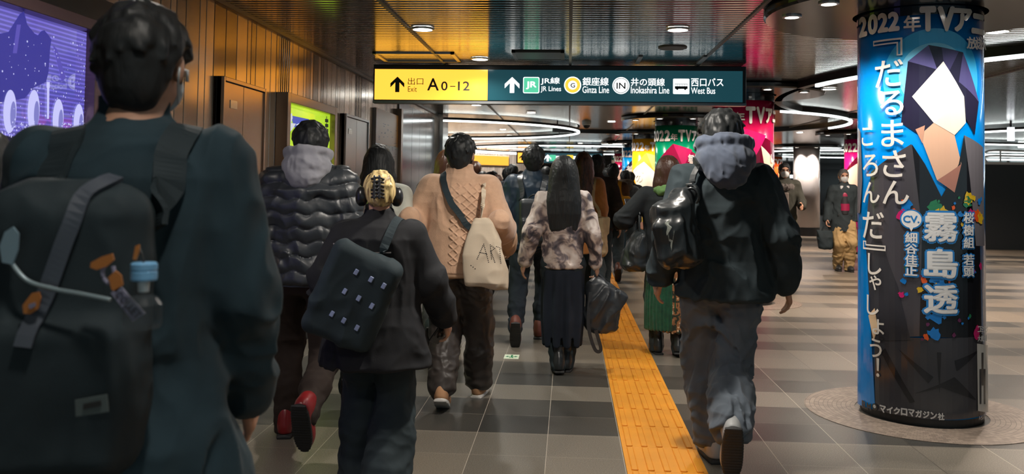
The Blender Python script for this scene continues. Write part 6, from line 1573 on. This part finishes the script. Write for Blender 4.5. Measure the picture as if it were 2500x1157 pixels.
# ---------------------------------------------------------------- man with the hood, right
def man_hood():
    Y = 4.62
    p = Person('tall man in black jacket, slate blue hood and grey trousers, right of the tactile strip', at_px(1766, Y), Y, heading=1, H=1.80, q=0.006, width=1.06, head_yaw=-10,
               legs=((0.06, 0.0, 0, -0.03), (-0.37, 0.17, 66, -0.03)), arms=((-0.12, 0.04, -0.48), (0.135, 0.0, -0.50)), hip_drop=0.02)
    p.body(curl=(0.5, 0.6)); p.hair(M_hair_black, 'mop', 17, vol=1.1)
    grey = cloth('slate_trousers', (0.095, 0.115, 0.140), sheen=0.1)
    p.trousers(grey, 1.2, 1.25, fold=0.014, cuff=-0.03, length=0.90, pw=0.86)
    p.shoes(mat('white_shoe', (0.36, 0.37, 0.37), 0.5), M_sole_black)
    p.jacket(C_black, hem=0.80, bulk=1.22, sleeve=1.36, fold=0.013, flare=0.015, collar=0.02, drop=0.01, sleeves=(.95, .95))
    p.hood(cloth('slate_hood', (0.085, 0.105, 0.150), sheen=0.3), 1.12, 0.02)
    s = p.s; q = lambda px, py, d: p.L(aty(px, py, Y+d))
    t = p.thing('backpack', q(1665, 645, -0.25), 'black leather backpack slung on the left shoulder of the hooded man', 'backpack')
    f = Field(q(1665, 640, -0.25)+np.array((-0.22, -0.22, -0.10)), q(1665, 640, -0.25)+np.array((0.26, 0.26, 0.52)), 0.006)
    c = q(1650, 570, -0.22); R = roty(-0.20)
    f.box(c, (0.100, 0.085, 0.17), 0.05, 0.02, rot=R); f.box(c+np.array((-0.03, -0.07, -0.03)), (0.075, 0.04, 0.10), 0.03, 0.02, rot=R); f.cone(q(1668, 478, -0.20), q(1690, 470, -0.18), 0.035, 0.03, 0.08)
    f.displace(folds(0.010, 11, 0.6, seed=9)); p.part(f, 'pack', C_leather, t)
    pale = mat('pack_print', srgb(140, 146, 138), 0.5, var=0.5, vscale=40)
    T = p.tree(); o_ = Vector(p.L((0, 0, EYE))); rr = random.Random(3)
    for poly in (((1622, 545), (1636, 536), (1640, 556), (1628, 575)), ((1630, 572), (1644, 540), (1646, 566), (1642, 592), (1633, 588)), ((1638, 590), (1642, 588), (1640, 612), (1637, 600))):
        V = []
        for px, py in poly:
            d = (Vector(q(px, py, -0.3))-o_).normalized(); h = T.ray_cast(o_, d); V.append(h[0]+h[1]*0.002 if h[0] is not None else Vector(q(px, py, -0.3)))
        p.hang(mesh_obj('pack_print', V+[v+Vector((0, 0.004, 0)) for v in V], [list(range(len(V))), list(range(2*len(V)-1, len(V)-1, -1))]+[[i, i+len(V), (i+1) % len(V)+len(V), (i+1) % len(V)] for i in range(len(V))], pale), t)
    p.strap([q(1680, 475, -0.19), q(1684, 440, -0.17), q(1690, 405, -0.12), q(1700, 388, -0.02), q(1700, 410, 0.1)], 0.03, 0.01, C_leather, 'shoulder_strap', t)
    p.hang(tube('grab_loop', smooth_path([q(1676, 478, -0.22), q(1680, 462, -0.24), q(1696, 462, -0.25), q(1706, 480, -0.25), q(1700, 496, -0.24)]), 0.007, C_leather), t)
man_hood()

# ---------------------------------------------------------------- two men coming the other way
def man_mask_green():
    Y = 14.6
    p = Person('man in glasses, white mask and dark olive parka facing the viewer behind the hooded man', at_px(1914, Y), Y, heading=176, H=1.79, q=0.009, legs=((0.2, 0, 0), (-0.2, 0.05, 30)), arms=((-0.05, 0.26, -0.32), (0.08, 0.12, -0.42)))
    p.body(); p.hair(M_hair_black, 'short', 51); p.mask(); p.trousers(cloth('olive_cloth', (0.075, 0.070, 0.045)), 1.1); p.shoes(C_black, M_sole_black)
    p.jacket(cloth('dark_olive', (0.040, 0.042, 0.034)), hem=0.74, bulk=1.16, sleeve=1.25, collar=0.06)
    f = Field((-0.2, 0.0, 0.9), (0.2, 0.3, 1.5), 0.009); f.box((0.02, 0.155, 1.18), (0.07, 0.03, 0.14), 0.02, 0.01); P, Fc = f.mesh(); raw_mesh('shirt_front', P, Fc, cloth('grey_shirt', (0.14, 0.12, 0.11)), p.t)
    f = Field((-0.2, 0.0, 1.2), (0.2, 0.3, 1.52), 0.009); f.chain([np.array((0.11*math.sin(a), 0.05+0.10*math.cos(a), 1.40)) for a in np.linspace(-2, 2, 9)], [0.045]*9, 0.02); f.displace(folds(0.015, 25)); P, Fc = f.mesh(); raw_mesh('fur_collar', P, Fc, cloth('grey_fur', (0.10, 0.09, 0.085)), p.t)
    box('badge', (0.05, 0.19, 1.02), (0.09, 0.2, 1.2), mat('badge_yellow', srgb(220, 190, 30), 0.5), p.t)
    gl = mat('glasses_black', (0.02, 0.02, 0.02), 0.3)
    for sd in (-1, 1): tube('glasses', [p.hp((sd*0.034+0.024*math.cos(a), 0.102, 0.006+0.018*math.sin(a))) for a in np.linspace(0, 2*PI, 14)], 0.003, gl, p.t)
man_mask_green()
def man_mask_black():
    Y = 15.3
    p = Person('grey haired man in a white mask, black coat and khaki trousers, walking towards the viewer', at_px(2058, Y), Y, heading=178, H=1.72, q=0.009, legs=((0.06, 0, 0, -0.07), (-0.05, 0.0, 0, 0.07)), arms=((-0.08, 0.04, -0.5), (0.11, 0.03, -0.51)))
    p.body(curl=(0.5, 1.1)); p.hair(M_hair_grey, 'short', 61, vol=0.98); p.mask(); p.trousers(cloth('khaki_cloth', srgb(176, 150, 106)), 1.15, 1.15, fold=0.010); p.shoes(C_leather, M_sole_black)
    p.jacket(C_black, hem=0.66, bulk=1.16, sleeve=1.25, name='coat', collar=0.02, flare=0.02)
    s = p.s; f = Field((-0.16, 0.04, 0.9), (0.16, 0.3, 1.52), 0.008); f.loft([0.95, 1.1, 1.3, 1.4], [0]*4, [0.06]*4, [0.09, 0.095, 0.10, 0.06], [0.105, 0.105, 0.10, 0.07], 0); P, Fc = f.mesh()
    mt, nt, b = _nt('rugby_stripes'); tc = N(nt, 'ShaderNodeTexCoord'); sp = N(nt, 'ShaderNodeSeparateXYZ'); nt.links.new(tc.outputs['Object'], sp.inputs[0]); ml = N(nt, 'ShaderNodeMath', operation='PINGPONG'); ml.inputs[1].default_value = 0.12; nt.links.new(sp.outputs[2], ml.inputs[0])
    nt.links.new(ramp(nt, ml.outputs[0], [(0.0, (0.02, 0.02, 0.025)), (0.06, (0.28, 0.01, 0.06))], 'CONSTANT'), b.inputs['Base Color']); raw_mesh('striped_shirt', P, Fc, mt, p.t)
    for sd in (-1, 1): p.hang(box('shirt_collar', (sd*0.05-0.025, 0.10, 1.34), (sd*0.05+0.025, 0.13, 1.44), M_mask, bevel=0.01), None)
    box('belt', (-0.12, 0.09, 0.93), (0.12, 0.135, 0.965), C_leather, p.t, bevel=0.005)
    w_ = p.wri[1]; t = p.thing('tote_bag', w_+np.array((0.0, 0, -0.50)), 'black tote bag in the hand of the grey haired man in the white mask', 'tote bag')
    f = Field(w_+np.array((-0.2, -0.2, -0.56)), w_+np.array((0.22, 0.2, -0.08)), 0.009); f.loft(w_[2]+np.array([-0.50, -0.46, -0.3, -0.18]), [w_[0]+0.02]*4, [w_[1]]*4, [0.105, 0.115, 0.125, 0.13], [0.06, 0.07, 0.06, 0.03], 0, e=2.8); f.displace(folds(0.008, 8)); p.part(f, 'bag_body', C_bag, t)
    for dy in (-0.02, 0.02): p.hang(tube('bag_handle', smooth_path([w_+np.array((-0.05, dy, -0.19)), w_+np.array((-0.02, dy, -0.10)), w_+np.array((0.0, 0, -0.06)), w_+np.array((0.04, dy, -0.10)), w_+np.array((0.08, dy, -0.19))]), 0.008, C_bag), t)
man_mask_black()

# ---------------------------------------------------------------- the crowd further on
CROWD = [  # px of the head, distance, height, hair, style, coat colour, label
    (1089, 7.4, 1.68, M_hair_brown, 'bob', (0.030, 0.028, 0.030), 'person in a dark coat half hidden at the left of the tan knit man'),
    (1160, 14.0, 1.74, M_hair_brown, 'short', (0.05, 0.035, 0.03), 'tall short haired person just right of the tan knit man'),
    (1178, 12.6, 1.56, M_hair_black, 'bob', (0.03, 0.03, 0.035), 'low dark bobbed person beside the tan knit man, left of another low head'),
    (1196, 11.0, 1.54, M_hair_black, 'bob', (0.028, 0.026, 0.03), 'low dark haired person just right of the tote bag strap'),
    (1214, 15.5, 1.55, M_hair_brown, 'bob', (0.05, 0.03, 0.025), 'brown haired person between the tote bag man and the navy jacket man'),
    (1238, 15.0, 1.66, M_hair_black, 'short', (0.016, 0.03, 0.06), 'person in a blue jacket, second dark head left of the navy jacket man'),
    (1251, 13.6, 1.69, M_hair_black, 'short', (0.02, 0.022, 0.026), 'person in black close at the left of the navy jacket man'),
    (1272, 19.0, 1.66, M_hair_black, 'short', (0.03, 0.03, 0.03), 'small distant person seen beside the left ear of the navy jacket man'),
    (1333, 14.5, 1.68, M_hair_black, 'short', (0.025, 0.025, 0.03), 'person glimpsed between the navy jacket man and the tie dye woman'),
    (1348, 18.0, 1.70, M_hair_brown, 'bob', (0.06, 0.04, 0.03), 'brown haired distant person behind the head of the tie dye woman'),
    (1205, 21.0, 1.68, M_hair_black, 'short', (0.05, 0.05, 0.055), 'farthest dark figure against the steel wall at the left end'),
    (1440, 17.0, 1.70, M_hair_black, 'short', (0.022, 0.03, 0.04), 'person in dark blue far ahead of the camel coat'),
    (1478, 17.5, 1.72, M_hair_black, 'short', (0.03, 0.03, 0.03), 'dark figure far ahead, left of the yellow backpack man'),
    (1540, 18.5, 1.66, M_hair_black, 'short', (0.05, 0.045, 0.04), 'dark figure in front of the sky blue column, right of the grey hooded jacket'),
    (1180, 24.0, 1.70, M_hair_black, 'short', (0.04, 0.04, 0.045), 'tiny distant figure near the far steel wall, right of the tan knit man'),
    (1300, 26.0, 1.68, M_hair_black, 'short', (0.03, 0.03, 0.035), 'tiny distant figure below the far hanging sign')]
def crowd():
    for i, (px, y, H, hair, style, colr, lab) in enumerate(CROWD):
        rr = random.Random(i); side = 'LR'[i % 2]
        p = Person(lab, at_px(px, y), y, heading=rr.uniform(-6, 6), H=H, q=0.012 if y < 14 else 0.016, legs=BACK_LEGS[side], width=rr.uniform(0.95, 1.08), group='crowd walking away down the concourse')
        p.body(hands=(1, 1)); p.hair(hair, style, 70+i, 0.03, 1.05, q=0.010 if y < 14 else 0.013); p.trousers(rr.choice((C_black, C_charcoal, C_navy))); p.shoes(C_black, M_sole_black)
        p.jacket(cloth('crowd_coat_%d' % i, colr), hem=rr.choice((0.82, 0.78, 0.62)), bulk=rr.uniform(1.1, 1.22), sleeve=1.2, collar=0.04)
crowd()
